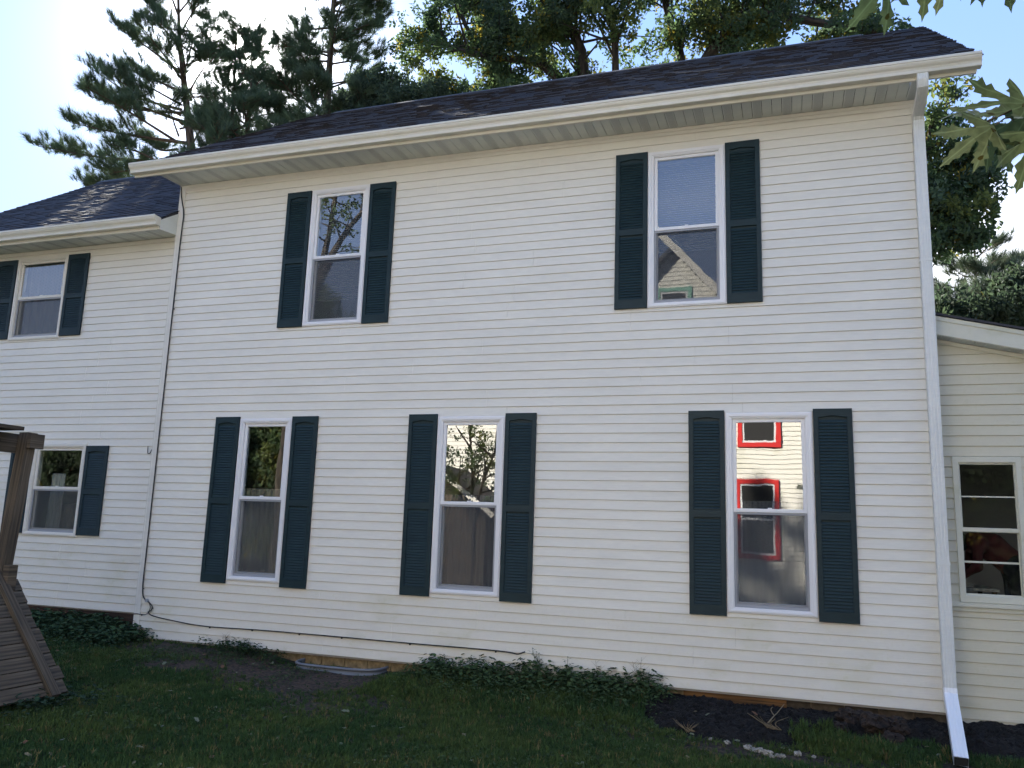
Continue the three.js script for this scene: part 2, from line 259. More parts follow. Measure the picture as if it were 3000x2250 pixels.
// boarding behind the siding, with the same openings
function sheathing(x0, x1, y0, y1, z0, z1, holes) {
  const s = new THREE.Shape([[x0, y0], [x1, y0], [x1, y1], [x0, y1]].map((p) => new THREE.Vector2(...p)));
  for (const h of holes) s.holes.push(new THREE.Path([[h[0] + 0.03, h[2] + 0.03], [h[0] + 0.03, h[3] - 0.03], [h[1] - 0.03, h[3] - 0.03], [h[1] - 0.03, h[2] + 0.03]].map((p) => new THREE.Vector2(...p))));
  const g = new THREE.ExtrudeGeometry(s, { depth: z1 - z0, bevelEnabled: false }); g.translate(0, 0, z0); return metreUV(g);
}
const WIN = [[2.100, 2.939, 3.905, 5.712], [6.434, 7.270, 3.900, 5.700], [1.310, 2.072, 0.765, 2.745], [4.025, 4.846, 0.759, 2.742], [7.237, 8.077, 0.757, 2.742]];
const WWIN = [[-2.97, -1.99, 3.955, 5.215], [-2.183, -1.224, 1.187, 2.45]];
const RWIN = [9.36, 9.95, 0.955, 2.335];
{
  const w = sub('wall', house, 'tall white clapboard front wall with five windows');
  clapboards(w, 0.063, 9.116, 0, 59, 0, WIN, M.siding, M.sidingLow, 0.75);
  part('sheathing', sheathing(-0.02, 9.19, -0.02, 6.1, -0.1, -0.003, WIN), M.interior, w);
  const w2 = sub('wall', house, 'white clapboard wall of the set-back wing');
  clapboards(w2, -5.1, -0.033, 0.275, 50, -0.1, WWIN, M.siding, M.sidingLow, 1.1);
  part('sheathing', sheathing(-5.1, -0.033, 0.26, 5.45, -0.2, -0.103, WWIN), M.interior, w2);
  // the low addition: courses end under a sloping rake
  const w3 = sub('wall', house, 'cream clapboard wall of the low addition beside the downspout');
  const rakeY = (x) => 3.545 - 0.248 * (x - 9.2);
  const a0 = -0.1005 - C;
  for (let k = 0; k < 37; k++) {
    const a = a0 + k * C, b = a + C; if (b > rakeY(9.2) + C) break;
    const xe = Math.min(13, 9.2 + (3.545 - a) / 0.248);
    const inWin = b > RWIN[2] && a < RWIN[3];
    for (const [p, q] of inWin ? [[9.205, RWIN[0]], [RWIN[1], xe]] : [[9.205, xe]]) part('siding_plank', plank(p, q, Math.max(a, -0.16), b, a, -0.38), M.sidingCream, w3);
    if (inWin && a < RWIN[2] - 0.004) part('siding_plank', plank(RWIN[0], RWIN[1], a, RWIN[2], a, -0.38), M.sidingCream, w3);
    if (inWin && b > RWIN[3] + 0.004) part('siding_plank', plank(RWIN[0], RWIN[1], RWIN[3], b, a, -0.38), M.sidingCream, w3);
  }
  const s = new THREE.Shape([[9.2, -0.15], [13, -0.15], [13, rakeY(13)], [9.2, rakeY(9.2)]].map((p) => new THREE.Vector2(...p)));
  s.holes.push(new THREE.Path([[RWIN[0] + 0.03, RWIN[2] + 0.03], [RWIN[0] + 0.03, RWIN[3] - 0.03], [RWIN[1] - 0.03, RWIN[3] - 0.03], [RWIN[1] - 0.03, RWIN[2] + 0.03]].map((p) => new THREE.Vector2(...p))));
  const g = new THREE.ExtrudeGeometry(s, { depth: 0.09, bevelEnabled: false }); g.translate(0, 0, -0.475); part('sheathing', metreUV(g), M.interior, w3);
  // corner posts
  part('corner_post', merge([box(-0.03, 0.0625, 0.0, 6.0, -0.1, 0.018), box(-0.03, -0.012, 0.02, 5.98, 0.018, 0.0205)]), M.trim, house);
  part('corner_post', merge([box(9.117, 9.2, 0.0, 5.95, -0.1, 0.018)]), M.trim, house);
  part('corner_channel', box(-0.062, -0.034, 0.27, 5.30, -0.098, -0.075), M.trim, house);
}
// closed body behind the front walls
{
  const b = sub('body', house), gable = (zf, zb, yr, ye) => [[zf, -0.5], [zf, ye], [(zf + zb) / 2, yr], [zb, ye], [zb, -0.5]];
  part('side_wall', alongX(gable(-0.105, -6.5, 8.55, 6.15), 0.0, 0.1), M.siding, b);
  part('side_wall', alongX(gable(-0.105, -6.5, 8.55, 6.10), 9.09, 9.188), M.siding, b);
  part('rear_wall', box(0, 9.19, -0.5, 6.1, -6.6, -6.5), M.siding, b);
  part('upper_floor', box(0.1, 9.09, 2.92, 3.08, -6.5, -0.101), M.floorIn, b);
  part('lower_floor', box(0.1, 9.09, -0.02, 0.1, -6.5, -0.101), M.floorIn, b);
  part('ceiling', box(0.1, 9.09, 5.9, 6.0, -6.5, -0.101), M.interior, b);
  part('partition', box(4.7, 4.8, 3.08, 5.9, -6.5, -1.6), M.interior, b);
  part('partition', box(5.3, 5.4, 0.1, 2.92, -6.5, -1.6), M.interior, b);
  part('side_wall', alongX(gable(-0.205, -7.1, 8.1, 5.5), -5.1, -5.0), M.siding, b);
  part('rear_wall', box(-5.0, 0, -0.5, 5.5, -7.1, -7.0), M.siding, b);
  part('upper_floor', box(-5.0, -0.002, 2.85, 3.0, -7.0, -0.201), M.floorIn, b);
  part('lower_floor', box(-5.0, -0.002, 0.1, 0.25, -7.0, -0.201), M.floorIn, b);
  part('ceiling', box(-5.0, -0.002, 5.36, 5.44, -7.0, -0.201), M.interior, b);
  // addition
  part('side_wall', merge([box(12.9, 13.0, -0.3, 1.1, -4.6, -0.476), box(12.9, 13.0, 2.3, 2.55, -4.6, -0.476), box(12.9, 13.0, 1.1, 2.3, -4.6, -3.9), box(12.9, 13.0, 1.1, 2.3, -1.0, -0.476)]), M.sidingCream, b);
  const bw = new THREE.Shape([[9.2, -0.3], [12.9, -0.3], [12.9, 2.6], [9.2, 3.45]].map((p) => new THREE.Vector2(...p)));
  for (const [p, q] of [[10.95, 11.3]]) bw.holes.push(new THREE.Path([[p, 1.5], [p, 2.0], [q, 2.0], [q, 1.5]].map((v) => new THREE.Vector2(...v))));
  const g = new THREE.ExtrudeGeometry(bw, { depth: 0.1, bevelEnabled: false }); g.translate(0, 0, -4.6); part('rear_wall', metreUV(g), M.interior, b);
  part('lower_floor', box(9.2, 12.9, 0.15, 0.3, -4.5, -0.476), M.floorIn, b);
}
// windows
function curtainSheet(x0, x1, y0, y1, z, amp, waves, seed) {
  const g = new THREE.PlaneGeometry(x1 - x0, y1 - y0, 60, 6), p = g.attributes.position;
  for (let i = 0; i < p.count; i++) { const u = p.getX(i) / (x1 - x0) + 0.5, v = p.getY(i) / (y1 - y0) + 0.5; p.setZ(i, amp * Math.sin(u * waves * 6.283 + 1.7 * vnoise(u * 6, v * 1.5, seed)) * (0.6 + 0.4 * (1 - v)) + 0.01 * vnoise(u * 9, v * 3, seed + 2)); }
  g.translate((x0 + x1) / 2, (y0 + y1) / 2, z); g.computeVertexNormals(); return g.toNonIndexed();
}
function blindSheet(x0, x1, y0, y1, z) { const l = []; for (let y = y1; y > y0; y -= 0.026) { const b = box(x0, x1, -0.0005, 0.0005, -0.0125, 0.0125); b.rotateX(0.95); b.translate(0, y, z); l.push(b); } l.push(box(x0, x1, y1 + 0.01, y1 + 0.04, z - 0.015, z + 0.015)); return merge(l); }
function doubleHung([x0, x1, y0, y1], zb, m, split, what, dress, fw = 0.062) {
  const w = sub('window', house, what), ix0 = x0 + fw, ix1 = x1 - fw, iy0 = y0 + 0.045, iy1 = y1 - 0.055;
  part('frame', merge([ring(x0, x1, y0, y1, fw, fw, 0.045, 0.055, zb, zb + 0.027), ring(x0 + 0.012, x1 - 0.012, y0 + 0.012, y1 - 0.012, 0.03, 0.03, 0.022, 0.03, zb + 0.0265, zb + 0.034, 0.0025), ring(ix0 - 0.004, ix1 + 0.004, iy0 - 0.004, iy1 + 0.004, 0.012, 0.012, 0.012, 0.012, zb - 0.1, zb + 0.02, 0.001)]), m, w);
  const ym = split;
  part('sash', ring(ix0 + 0.008, ix1 - 0.008, ym - 0.018, iy1 - 0.008, 0.036, 0.036, 0.036, 0.036, zb - 0.028, zb + 0.004), m, w);
  part('pane', new THREE.PlaneGeometry(ix1 - ix0 - 0.07, iy1 - ym - 0.02).translate((ix0 + ix1) / 2, (iy1 + ym + 0.02) / 2 - 0.015, zb - 0.012), M.pane, w);
  part('sash', ring(ix0 + 0.008, ix1 - 0.008, iy0 + 0.008, ym + 0.02, 0.036, 0.036, 0.05, 0.034, zb - 0.066, zb - 0.034), m, w);
  part('pane', new THREE.PlaneGeometry(ix1 - ix0 - 0.07, ym - iy0 - 0.07).translate((ix0 + ix1) / 2, (iy0 + ym) / 2 + 0.012, zb - 0.05), M.pane, w);
  part('screen_frame', ring(ix0 + 0.009, ix1 - 0.009, iy0 + 0.009, ym - 0.019, 0.021, 0.021, 0.03, 0.021, zb - 0.014, zb - 0.003, 0.0015), M.screenFrame, w);
  part('screen', new THREE.PlaneGeometry(ix1 - ix0 - 0.056, ym - iy0 - 0.07).translate((ix0 + ix1) / 2, (iy0 + ym - 0.01) / 2 + 0.002, zb - 0.009), M.screen, w);
  part('latch', merge([box((ix0 + ix1) / 2 - 0.02, (ix0 + ix1) / 2 + 0.02, ym + 0.0185, ym + 0.03, zb - 0.03, zb - 0.005)]), m, w);
  if (dress) dress(w, ix0, ix1, iy0, iy1, ym);
}
doubleHung(WIN[0], 0, M.vinyl, 4.805, 'upper window with half-lowered blind near the wing', (w, a, b, c, d, m) => { part('blind', blindSheet(a + 0.01, b - 0.01, 4.25, d - 0.06, -0.14), M.blind, w).userData.kind = 'stuff'; });
doubleHung(WIN[1], 0, M.vinyl, 4.795, 'upper window with closed white blind nearer the downspout', (w, a, b, c, d, m) => { part('blind', blindSheet(a + 0.01, b - 0.01, 4.55, d - 0.06, -0.13), M.blind, w).userData.kind = 'stuff'; });
doubleHung(WIN[2], 0, M.vinyl, 1.762, 'narrow lower window with tan curtain in the bottom sash', (w, a, b, c, d, m) => { part('curtain', curtainSheet(a - 0.02, b + 0.02, c - 0.03, m + 0.12, -0.17, 0.016, 9, 3), M.curtainTan, w); });
doubleHung(WIN[3], 0, M.vinyl, 1.758, 'middle lower window with dark dotted curtains', (w, a, b, c, d, m) => { part('curtain', curtainSheet(a - 0.02, (a + b) / 2 + 0.03, c - 0.03, m + 0.1, -0.16, 0.02, 5, 8), M.curtainDot, w); part('curtain', curtainSheet((a + b) / 2 - 0.03, b + 0.02, c - 0.03, m + 0.1, -0.2, 0.02, 5, 12), M.curtainDot, w); });
doubleHung(WIN[4], 0, M.vinyl, 1.756, 'lower window beside the soil bed mirroring the red-trimmed house', (w, a, b, c, d, m) => { part('curtain', curtainSheet(a - 0.02, b + 0.02, c - 0.03, m + 0.1, -0.18, 0.018, 8, 22), M.curtainDot, w); });
doubleHung(WWIN[0], -0.1, M.trim, 4.60, 'upper wing window with pale curtain', (w, a, b, c, d, m) => { part('curtain', curtainSheet(a - 0.02, b + 0.02, c - 0.03, d, -0.28, 0.016, 7, 31), M.curtainDot, w); }, 0.055);
doubleHung(WWIN[1], -0.1, M.trim, 1.835, 'lower wing window behind the wooden post', (w, a, b, c, d, m) => { part('curtain', curtainSheet(a + 0.12, a + 0.36, c - 0.02, d - 0.35, -0.3, 0.02, 3, 37), M.curtainPale, w); part('curtain', curtainSheet(a + 0.3, b + 0.02, c - 0.03, m - 0.2, -0.36, 0.02, 6, 39), M.curtainTan, w); }, 0.055);
{
  const w = sub('window', house, 'cream-trimmed window of the low addition with a sill'), [x0, x1, y0, y1] = RWIN, z = -0.38;
  part('frame', merge([ring(x0, x1, y0, y1, 0.05, 0.05, 0.06, 0.055, z, z + 0.024), ring(x0 + 0.026, x1 - 0.026, y0 + 0.03, y1 - 0.045, 0.03, 0.03, 0.036, 0.02, z - 0.06, z + 0.012)]), M.creamTrim, w);
  part('sash', ring(x0 + 0.05, x1 - 0.05, 1.615, y1 - 0.06, 0.014, 0.014, 0.04, 0.014, z - 0.03, z + 0.004), M.creamTrim, w);
  part('sash', ring(x0 + 0.05, x1 - 0.05, y0 + 0.06, 1.625, 0.014, 0.014, 0.02, 0.014, z - 0.05, z - 0.032), M.creamTrim, w);
  part('muntin', box(x0 + 0.06, x1 - 0.06, 1.945, 1.958, z - 0.03, z - 0.012), M.creamTrim, w);
  part('muntin', box(x0 + 0.06, x1 - 0.06, 1.322, 1.340, z - 0.05, z - 0.034), M.creamTrim, w);
  part('pane', new THREE.PlaneGeometry(x1 - x0 - 0.12, 0.66).translate((x0 + x1) / 2, 1.95, z - 0.02), M.paneOld, w);
  part('pane', new THREE.PlaneGeometry(x1 - x0 - 0.12, 0.6).translate((x0 + x1) / 2, 1.32, z - 0.042), M.paneOld, w);
  part('sill', merge([box(x0 - 0.16, x1 + 0.16, 0.915, 0.952, z + 0.002, z + 0.055), box(x0 - 0.16, x1 + 0.16, 0.872, 0.913, z + 0.003, z + 0.026)]), M.creamTrim, w);
  for (const [p, q] of [[10.95, 11.3]]) part('pane', new THREE.PlaneGeometry(q - p, 0.5).translate((p + q) / 2, 1.75, -4.55), M.paneOld, w);
}
// shutters
const shutterGeo = new Map();
function shutter(x0, x1, y0, y1, zb, m, what) {
  const w = x1 - x0, h = y1 - y0, key = `${w.toFixed(3)},${h.toFixed(3)}`;
  if (!shutterGeo.has(key)) {
    const st = 0.046, tr = 0.085, mr = h * 0.485, br = 0.1;
    const s = new THREE.Shape([[0.003, 0.003], [w - 0.003, 0.003], [w - 0.003, h - 0.003], [0.003, h - 0.003]].map((p) => new THREE.Vector2(...p)));
    const low = new THREE.Path(); low.moveTo(st, br); low.lineTo(st, mr - 0.035); low.lineTo(w - st, mr - 0.035); low.lineTo(w - st, br); low.closePath(); s.holes.push(low);
    const up = new THREE.Path(); up.moveTo(st, mr + 0.035); up.lineTo(st, h - tr); for (let i = 1; i < 10; i++) { const u = i / 10; up.lineTo(st + u * (w - 2 * st), h - tr + 0.016 * Math.pow(Math.sin(u * Math.PI), 2)); } up.lineTo(w - st, h - tr); up.lineTo(w - st, mr + 0.035); up.closePath(); s.holes.push(up);
    const f = new THREE.ExtrudeGeometry(s, { depth: 0.022, bevelEnabled: true, bevelSize: 0.003, bevelThickness: 0.003, bevelSegments: 1 }); f.translate(0, 0, 0.003);
    const l = [box(st - 0.006, w - st + 0.006, br - 0.02, h - tr + 0.04, 0.004, 0.0085)];
    for (const [a, b] of [[br, mr - 0.04], [mr + 0.04, h - tr - 0.004]]) for (let y = a + 0.006; y < b - 0.02; y += 0.031) l.push(alongX([[0.008, y], [0.0205, y], [0.0205, y + 0.004], [0.010, y + 0.028], [0.008, y + 0.028]], st - 0.003, w - st + 0.003));
    shutterGeo.set(key, [metreUV(f), merge(l)]);
  }
  const [f, l] = shutterGeo.get(key), g = sub('shutter', house, what); g.position.set(x0, y0 + (hash(Math.round(x0 * 50), 3) - 0.5) * 0.007, zb); g.rotation.z = (hash(Math.round(x0 * 50), 7) - 0.5) * 0.004;
  part('shutter_frame', f, m, g); part('louvers', l, m, g).userData.kind = 'stuff';
}
for (const [x0, x1] of [[1.738, 2.096], [2.943, 3.301], [6.072, 6.430], [7.274, 7.632]]) shutter(x0, x1, 3.900, 5.705, 0.014, M.shutter);
for (const [x0, x1] of [[0.943, 1.303], [2.079, 2.439], [3.660, 4.020], [4.852, 5.212], [6.871, 7.231], [8.083, 8.443]]) shutter(x0, x1, 0.722, 2.768, 0.014, M.shutter);
for (const [x0, x1] of [[-1.985, -1.605], [-3.356, -2.976]]) shutter(x0, x1, 3.985, 5.195, -0.086, M.shutterFaded, 'slightly faded shutter of the wing');
for (const [x0, x1] of [[-1.219, -0.839], [-2.57, -2.19]]) shutter(x0, x1, 1.212, 2.412, -0.086, M.shutterFaded, 'slightly faded shutter of the wing');

// ---------------------------------------------------------------- eaves, gutters and roofs
function sag(g, k = 0.0065) { const p = g.attributes.position; for (let i = 0; i < p.count; i++) p.setY(i, p.getY(i) - k * p.getX(i)); return g; }
function gutterGeo(x0, x1, z, y) {
  const o = [[0, 0.115], [0, 0.004], [0.004, 0], [0.072, 0], [0.076, 0.004], [0.078, 0.03], [0.086, 0.05], [0.102, 0.066], [0.112, 0.084], [0.114, 0.098], [0.121, 0.1], [0.122, 0.122], [0.119, 0.126], [0.108, 0.126]];
  const i = [[0.108, 0.1235], [0.118, 0.1225], [0.1185, 0.103], [0.111, 0.101], [0.109, 0.087], [0.1, 0.069], [0.083, 0.053], [0.075, 0.032], [0.0725, 0.004], [0.004, 0.004], [0.003, 0.115]];
  const sh = [...o, ...i].map(([a, b]) => [z + a, y + b]), cap = [...o.slice(0, 12), [0.1, 0.118]].map(([a, b]) => [z + a, y + b]);
  return merge([alongX(sh, x0, x1), alongX(cap, x0 - 0.002, x0 + 0.0005), alongX(cap, x1 - 0.0005, x1 + 0.002)]);
}
{
  const e = sub('eave', house, 'long eave with grooved soffit under the main gutter');
  const solid = sag(alongX([[0, 0], [0.458, -0.02], [0.458, -0.012], [0, 0.008]], 0.0, 0.0955)), y0 = 6.008;
  for (let i = 0; i < 92; i++) {
    const o = part('soffit_plank', solid, i % 3 === 1 ? M.soffitVent : M.soffit, e); const x = -0.03 + i * 0.1; o.position.set(x, y0 - 0.0065 * x - 0.001 * ((i * 7) % 3), 0.012);
  }
  part('fascia', sag(merge([box(-0.385, 9.622, 5.964, 6.115, 0.472, 0.489), box(-0.385, 9.622, 5.962, 5.970, 0.465, 0.4895)])), M.gutter, e);
  part('frieze', sag(merge([box(-0.03, 9.19, 5.968, 6.004, 0.016, 0.024), box(-0.03, 9.19, 5.925, 5.966, 0.015, 0.019)])), M.trim, e);
  part('gutter', sag(gutterGeo(-0.392, 9.655, 0.4905, 5.993)), M.gutter, house, 'long cream-white gutter of the main roof');
  const w = sub('eave', house, 'lower eave of the wing');
  const s2 = alongX([[0, 0], [0.412, -0.03], [0.412, -0.022], [0, 0.008]], 0.0, 0.0955);
  for (let i = 0; i < 52; i++) { const o = part('soffit_plank', s2, i % 3 === 1 ? M.soffitVent : M.soffit, w); o.position.set(-5.24 + i * 0.1, 5.312, -0.086); }
  part('fascia', merge([box(-5.3, -0.034, 5.264, 5.40, 0.327, 0.343), box(-5.3, -0.034, 5.262, 5.269, 0.32, 0.344)]), M.gutter, w);
  part('frieze', merge([box(-5.1, -0.064, 5.25, 5.303, -0.085, -0.076)]), M.trim, w);
  part('eave_end', merge([alongX([[-0.09, 5.305], [0.325, 5.268], [0.325, 5.40], [-0.09, 5.672]], -0.033, -0.020)]), M.soffit, w);
  part('gutter', gutterGeo(-5.35, 0.0, 0.3445, 5.302), M.gutter, house, 'gutter of the wing');
  const r = sub('eave', house, 'sloping rake board of the low addition');
  const run = (x0, x1, dy0, dy1, z0, z1) => { const f = (x) => 3.545 - 0.248 * (x - 9.2); const s = new THREE.Shape([[x0, f(x0) + dy0], [x1, f(x1) + dy0], [x1, f(x1) + dy1], [x0, f(x0) + dy1]].map((p) => new THREE.Vector2(...p))), g = new THREE.ExtrudeGeometry(s, { depth: z1 - z0, bevelEnabled: false }); g.translate(0, 0, z0); return metreUV(g); };
  part('fascia', merge([run(9.205, 13.3, 0.005, 0.176, -0.225, -0.205), run(9.205, 13.3, 0.15, 0.192, -0.2048, -0.196)]), M.creamTrim, r);
  part('frieze', run(9.205, 13.0, -0.045, -0.004, -0.367, -0.357), M.creamTrim, r);
  const f = (x) => 3.545 - 0.248 * (x - 9.2), s3 = run(0.0, 0.0955, 0, 0.008, -0.368, -0.226); s3.translate(0, -f(0), 0);
  for (let i = 0; i < 38; i++) { const x = 9.206 + i * 0.1, o = part('soffit_plank', s3, i % 3 === 1 ? M.soffitVent : M.soffit, r); o.position.set(x, f(x), 0); }
}
// shingles: rows of uneven tabs, each lapped over the row below
function shingles(xl0, xr0, xl1, xr1, z0, y0, pitch, z1, sagE, sagR, seed, tones) {
  const R = rng(seed), k = Math.hypot(1, pitch), L = (z0 - z1) * k, exp = 0.143, rows = Math.ceil(L / exp), pos = [], col = [];
  const P = (x, s, h) => { const t = s / L, z = z0 - s / k + (h * pitch) / k, y = y0 + (s * pitch) / k + h / k; return [x, y - lerp(sagE, sagR, clamp(t, 0, 1)) * x, z]; };
  for (let r = 0; r < rows; r++) {
    const s0 = r * exp, s1 = Math.min(s0 + exp + 0.03, L + 0.01), t = s0 / L, xa = lerp(xl0, xl1, t), xb = lerp(xr0, xr1, t);
    let x = xa + (R() - 0.5) * 0.012, prev = 0;
    const end = xb + (R() - 0.5) * 0.03;
    while (x < end - 0.01) {
      const w = 0.09 + R() * 0.2, x1 = Math.min(x + w, end), thick = R() < 0.5 ? 0.009 : 0.015, tone = tones[Math.floor(R() * tones.length)], f = 0.84 + 0.32 * R(), drop = (R() - 0.5) * 0.004;
      const a = P(x, s0 + drop, thick), b = P(x1, s0 + drop, thick), c = P(x1, s1, 0.002), d = P(x, s1, 0.002), a0 = P(x, s0 + drop, -0.004), b0 = P(x1, s0 + drop, -0.004), c0 = P(x1, s1, -0.004), d0 = P(x, s1, -0.004);
      quad(pos, a, b, c, d); quad(pos, a0, b0, b, a); quad(pos, d0, a0, a, d); quad(pos, b0, c0, c, b);
      for (let i = 0; i < 24; i++) col.push(tone[0] * f, tone[1] * f, tone[2] * f);
      x = x1 + 0.001;
    }
  }
  const g = soup(pos); g.setAttribute('color', new THREE.Float32BufferAttribute(col, 3)); return g;
}
const tones = [[0.037, 0.032, 0.034], [0.043, 0.037, 0.039], [0.048, 0.041, 0.042], [0.033, 0.028, 0.031], [0.052, 0.045, 0.046]];
const slab = (pts, x0, x1) => alongX(pts, x0, x1);
{
  const r = sub('roof', house, 'charcoal shingle roof over the main block');
  part('shingles', shingles(-0.30, 9.68, -0.30, 9.83, 0.545, 6.107, 0.70, -3.29, 0.0065, 0.002, 11, tones), M.shingle, r).userData.kind = 'stuff';
  const dk = (x0, x1) => { const g = slab([[0.53, 6.105], [-3.29, 8.779], [-7.11, 6.105], [-7.11, 6.06], [-3.29, 8.72], [0.53, 6.06]], x0, x1), p = g.attributes.position; for (let i = 0; i < p.count; i++) { const t = clamp((p.getY(i) - 6.08) / 2.7, 0, 1); p.setY(i, p.getY(i) - lerp(0.0065, 0.002, t) * p.getX(i)); } return g; };
  part('roof_deck', dk(-0.29, 9.67), M.roofDeck, r);
  part('ridge_vent', sag(merge([slab([[-3.14, 8.69], [-3.14, 8.715], [-3.29, 8.822], [-3.44, 8.715], [-3.44, 8.69]], 0.25, 9.0), slab([[-3.18, 8.72], [-3.29, 8.80], [-3.40, 8.72]], -0.3, 9.82)]), 0.002), M.roofDeck, r);
  const w = sub('roof', house, 'charcoal shingle roof of the wing');
  part('shingles', shingles(-5.4, -0.021, -5.4, -0.021, 0.395, 5.373, 0.712, -3.6, 0, 0, 23, tones.map((t) => [t[0] * 0.95, t[1] * 1.02, t[2] * 1.2])), M.shingle, w).userData.kind = 'stuff';
  part('roof_deck', slab([[0.385, 5.371], [-3.6, 8.208], [-7.6, 5.371], [-7.6, 5.33], [-3.6, 8.15], [0.385, 5.33]], -5.39, -0.023), M.roofDeck, w);
  part('ridge_cap', slab([[-3.46, 8.125], [-3.46, 8.14], [-3.6, 8.25], [-3.74, 8.14], [-3.74, 8.125]], -5.41, -0.03), M.roofDeck, w);
  const a = sub('roof', house, 'thin dark roof edge of the low addition');
  const f = (x) => 3.745 - 0.248 * (x - 9.2), s = new THREE.Shape([[9.2, f(9.2)], [13.4, f(13.4)], [13.4, f(13.4) + 0.022], [9.2, f(9.2) + 0.022]].map((p) => new THREE.Vector2(...p))), g = new THREE.ExtrudeGeometry(s, { depth: 4.6, bevelEnabled: false }); g.translate(0, 0, -4.78);
  part('roof_deck', metreUV(g), M.roofDeck, a);
  const s2 = new THREE.Shape([[9.2, f(9.2) - 0.2], [13.0, f(13.0) - 0.2], [13.0, f(13.0) - 0.03], [9.2, f(9.2) - 0.03]].map((p) => new THREE.Vector2(...p))), g2 = new THREE.ExtrudeGeometry(s2, { depth: 4.1, bevelEnabled: false }); g2.translate(0, 0, -4.6); part('ceiling', metreUV(g2), M.interior, a);
  // little strip of bare wall between the wing roof and the corner post
  part('flashing', soup([...[-0.031, 5.76, -0.085, -0.034, 5.70, 0.0, -0.034, 6.0, -0.085]]), M.trim, w);
}
// downspout: ribbed rectangular pipe swept down the corner
function spoutGeo(path, w, d, ribs) {
  const prof = []; const n = 16; for (let i = 0; i <= n; i++) { const u = i / n; prof.push([(u - 0.5) * w, d / 2 + (ribs && i > 0 && i < n ? (i % 4 < 2 ? 0.003 : 0) : 0)]); } prof.push([w / 2, -d / 2], [-w / 2, -d / 2]);
  const pos = [], ringAt = path.map((p, i) => { const a = V3(path[Math.max(0, i - 1)]), b = V3(path[Math.min(path.length - 1, i + 1)]), t = b.sub(a).normalize(), X = new THREE.Vector3(1, 0, 0).sub(t.clone().multiplyScalar(t.x)).normalize(), N = X.clone().cross(t).negate(); if (N.z < 0 && Math.abs(t.y) > 0.5) N.negate(); return prof.map(([u, v]) => [p[0] + X.x * u + N.x * v, p[1] + X.y * u + N.y * v, p[2] + X.z * u + N.z * v]); });
  for (let i = 0; i < path.length - 1; i++) for (let k = 0; k < prof.length; k++) { const l = (k + 1) % prof.length; quad(pos, ringAt[i][k], ringAt[i + 1][k], ringAt[i + 1][l], ringAt[i][l]); }
  return toCreasedNormals(soup(pos), 0.5);
}
{
  const d = sub('downspout', house, 'white ribbed downspout running down the corner with kicked-out end');
  part('outlet', spoutGeo([[9.155, 5.99, 0.525], [9.155, 5.88, 0.525], [9.157, 5.835, 0.50], [9.16, 5.805, 0.44], [9.163, 5.765, 0.22], [9.165, 5.735, 0.12], [9.166, 5.69, 0.08], [9.166, 5.62, 0.072]], 0.097, 0.07, true), M.spout, d);
  for (let i = 0; i < 6; i++) part('elbow_crimp', box(9.125, 9.207, 5.73 - i * 0.018, 5.738 - i * 0.018, 0.1075 + (i < 2 ? (2 - i) * 0.012 : 0), 0.1125 + (i < 2 ? (2 - i) * 0.012 : 0)), M.spout, d);
  part('pipe', spoutGeo([[9.167, 5.66, 0.068], [9.163, 3.0, 0.066], [9.16, 0.215, 0.066]], 0.102, 0.076, true), M.spout, d);
  part('strap', merge([box(9.108, 9.218, 4.2, 4.225, 0.02, 0.109), box(9.108, 9.218, 1.3, 1.325, 0.02, 0.109)]), M.spout, d);
  part('extension', spoutGeo([[9.160, 0.225, 0.07], [9.160, 0.17, 0.082], [9.156, 0.13, 0.13], [9.12, -0.045, 0.52], [9.086, -0.205, 0.88]], 0.106, 0.08, true), M.spoutNew, d);
  const q = [], E = [9.0858, -0.206, 0.8825], N = [0, 0.91, 0.41]; quad(q, ...[[-1, -1], [1, -1], [1, 1], [-1, 1]].map(([u, v]) => [E[0] + u * 0.049, E[1] + v * 0.037 * N[1], E[2] + v * 0.037 * N[2]])); part('spout_mouth', soup(q), M.dark, d);
}
// foundation
{
  const f = sub('foundation', house, 'tan block foundation showing under the siding'), shape = box(0.002, 0.29, 0.002, 0.198, -0.16, 0);
  for (let r = 0; r < 2; r++) for (let i = 0; i < 31; i++) { const o = part('block', shape, M.block[i * 0.296 > 7.6 || i < 7 ? 4 + (i % 2) : (i * 7 + r * 3 + ((i * i) % 5)) % 4], f); o.position.set(i * 0.296 + (r ? 0.0 : -0.0), -0.21 - r * 0.2, -0.075 - 0.006 * hash(i, r)); }
  part('footing', box(0.0, 9.19, -0.6, -0.003, -0.3, -0.1), M.block[3], f);
  part('skirt_board', box(-5.1, -0.032, -0.3, 0.272, -0.2, -0.112), M.skirt, f, 'brown skirt board under the wing');
  part('sill_board', box(6.80, 7.77, -0.12, -0.004, -0.07, -0.035), M.woodOrange, f, 'orange-brown board under the siding above the soil bed');
  part('footing', box(9.19, 13.0, -0.6, -0.162, -0.46, -0.40), M.block[3], f);
}
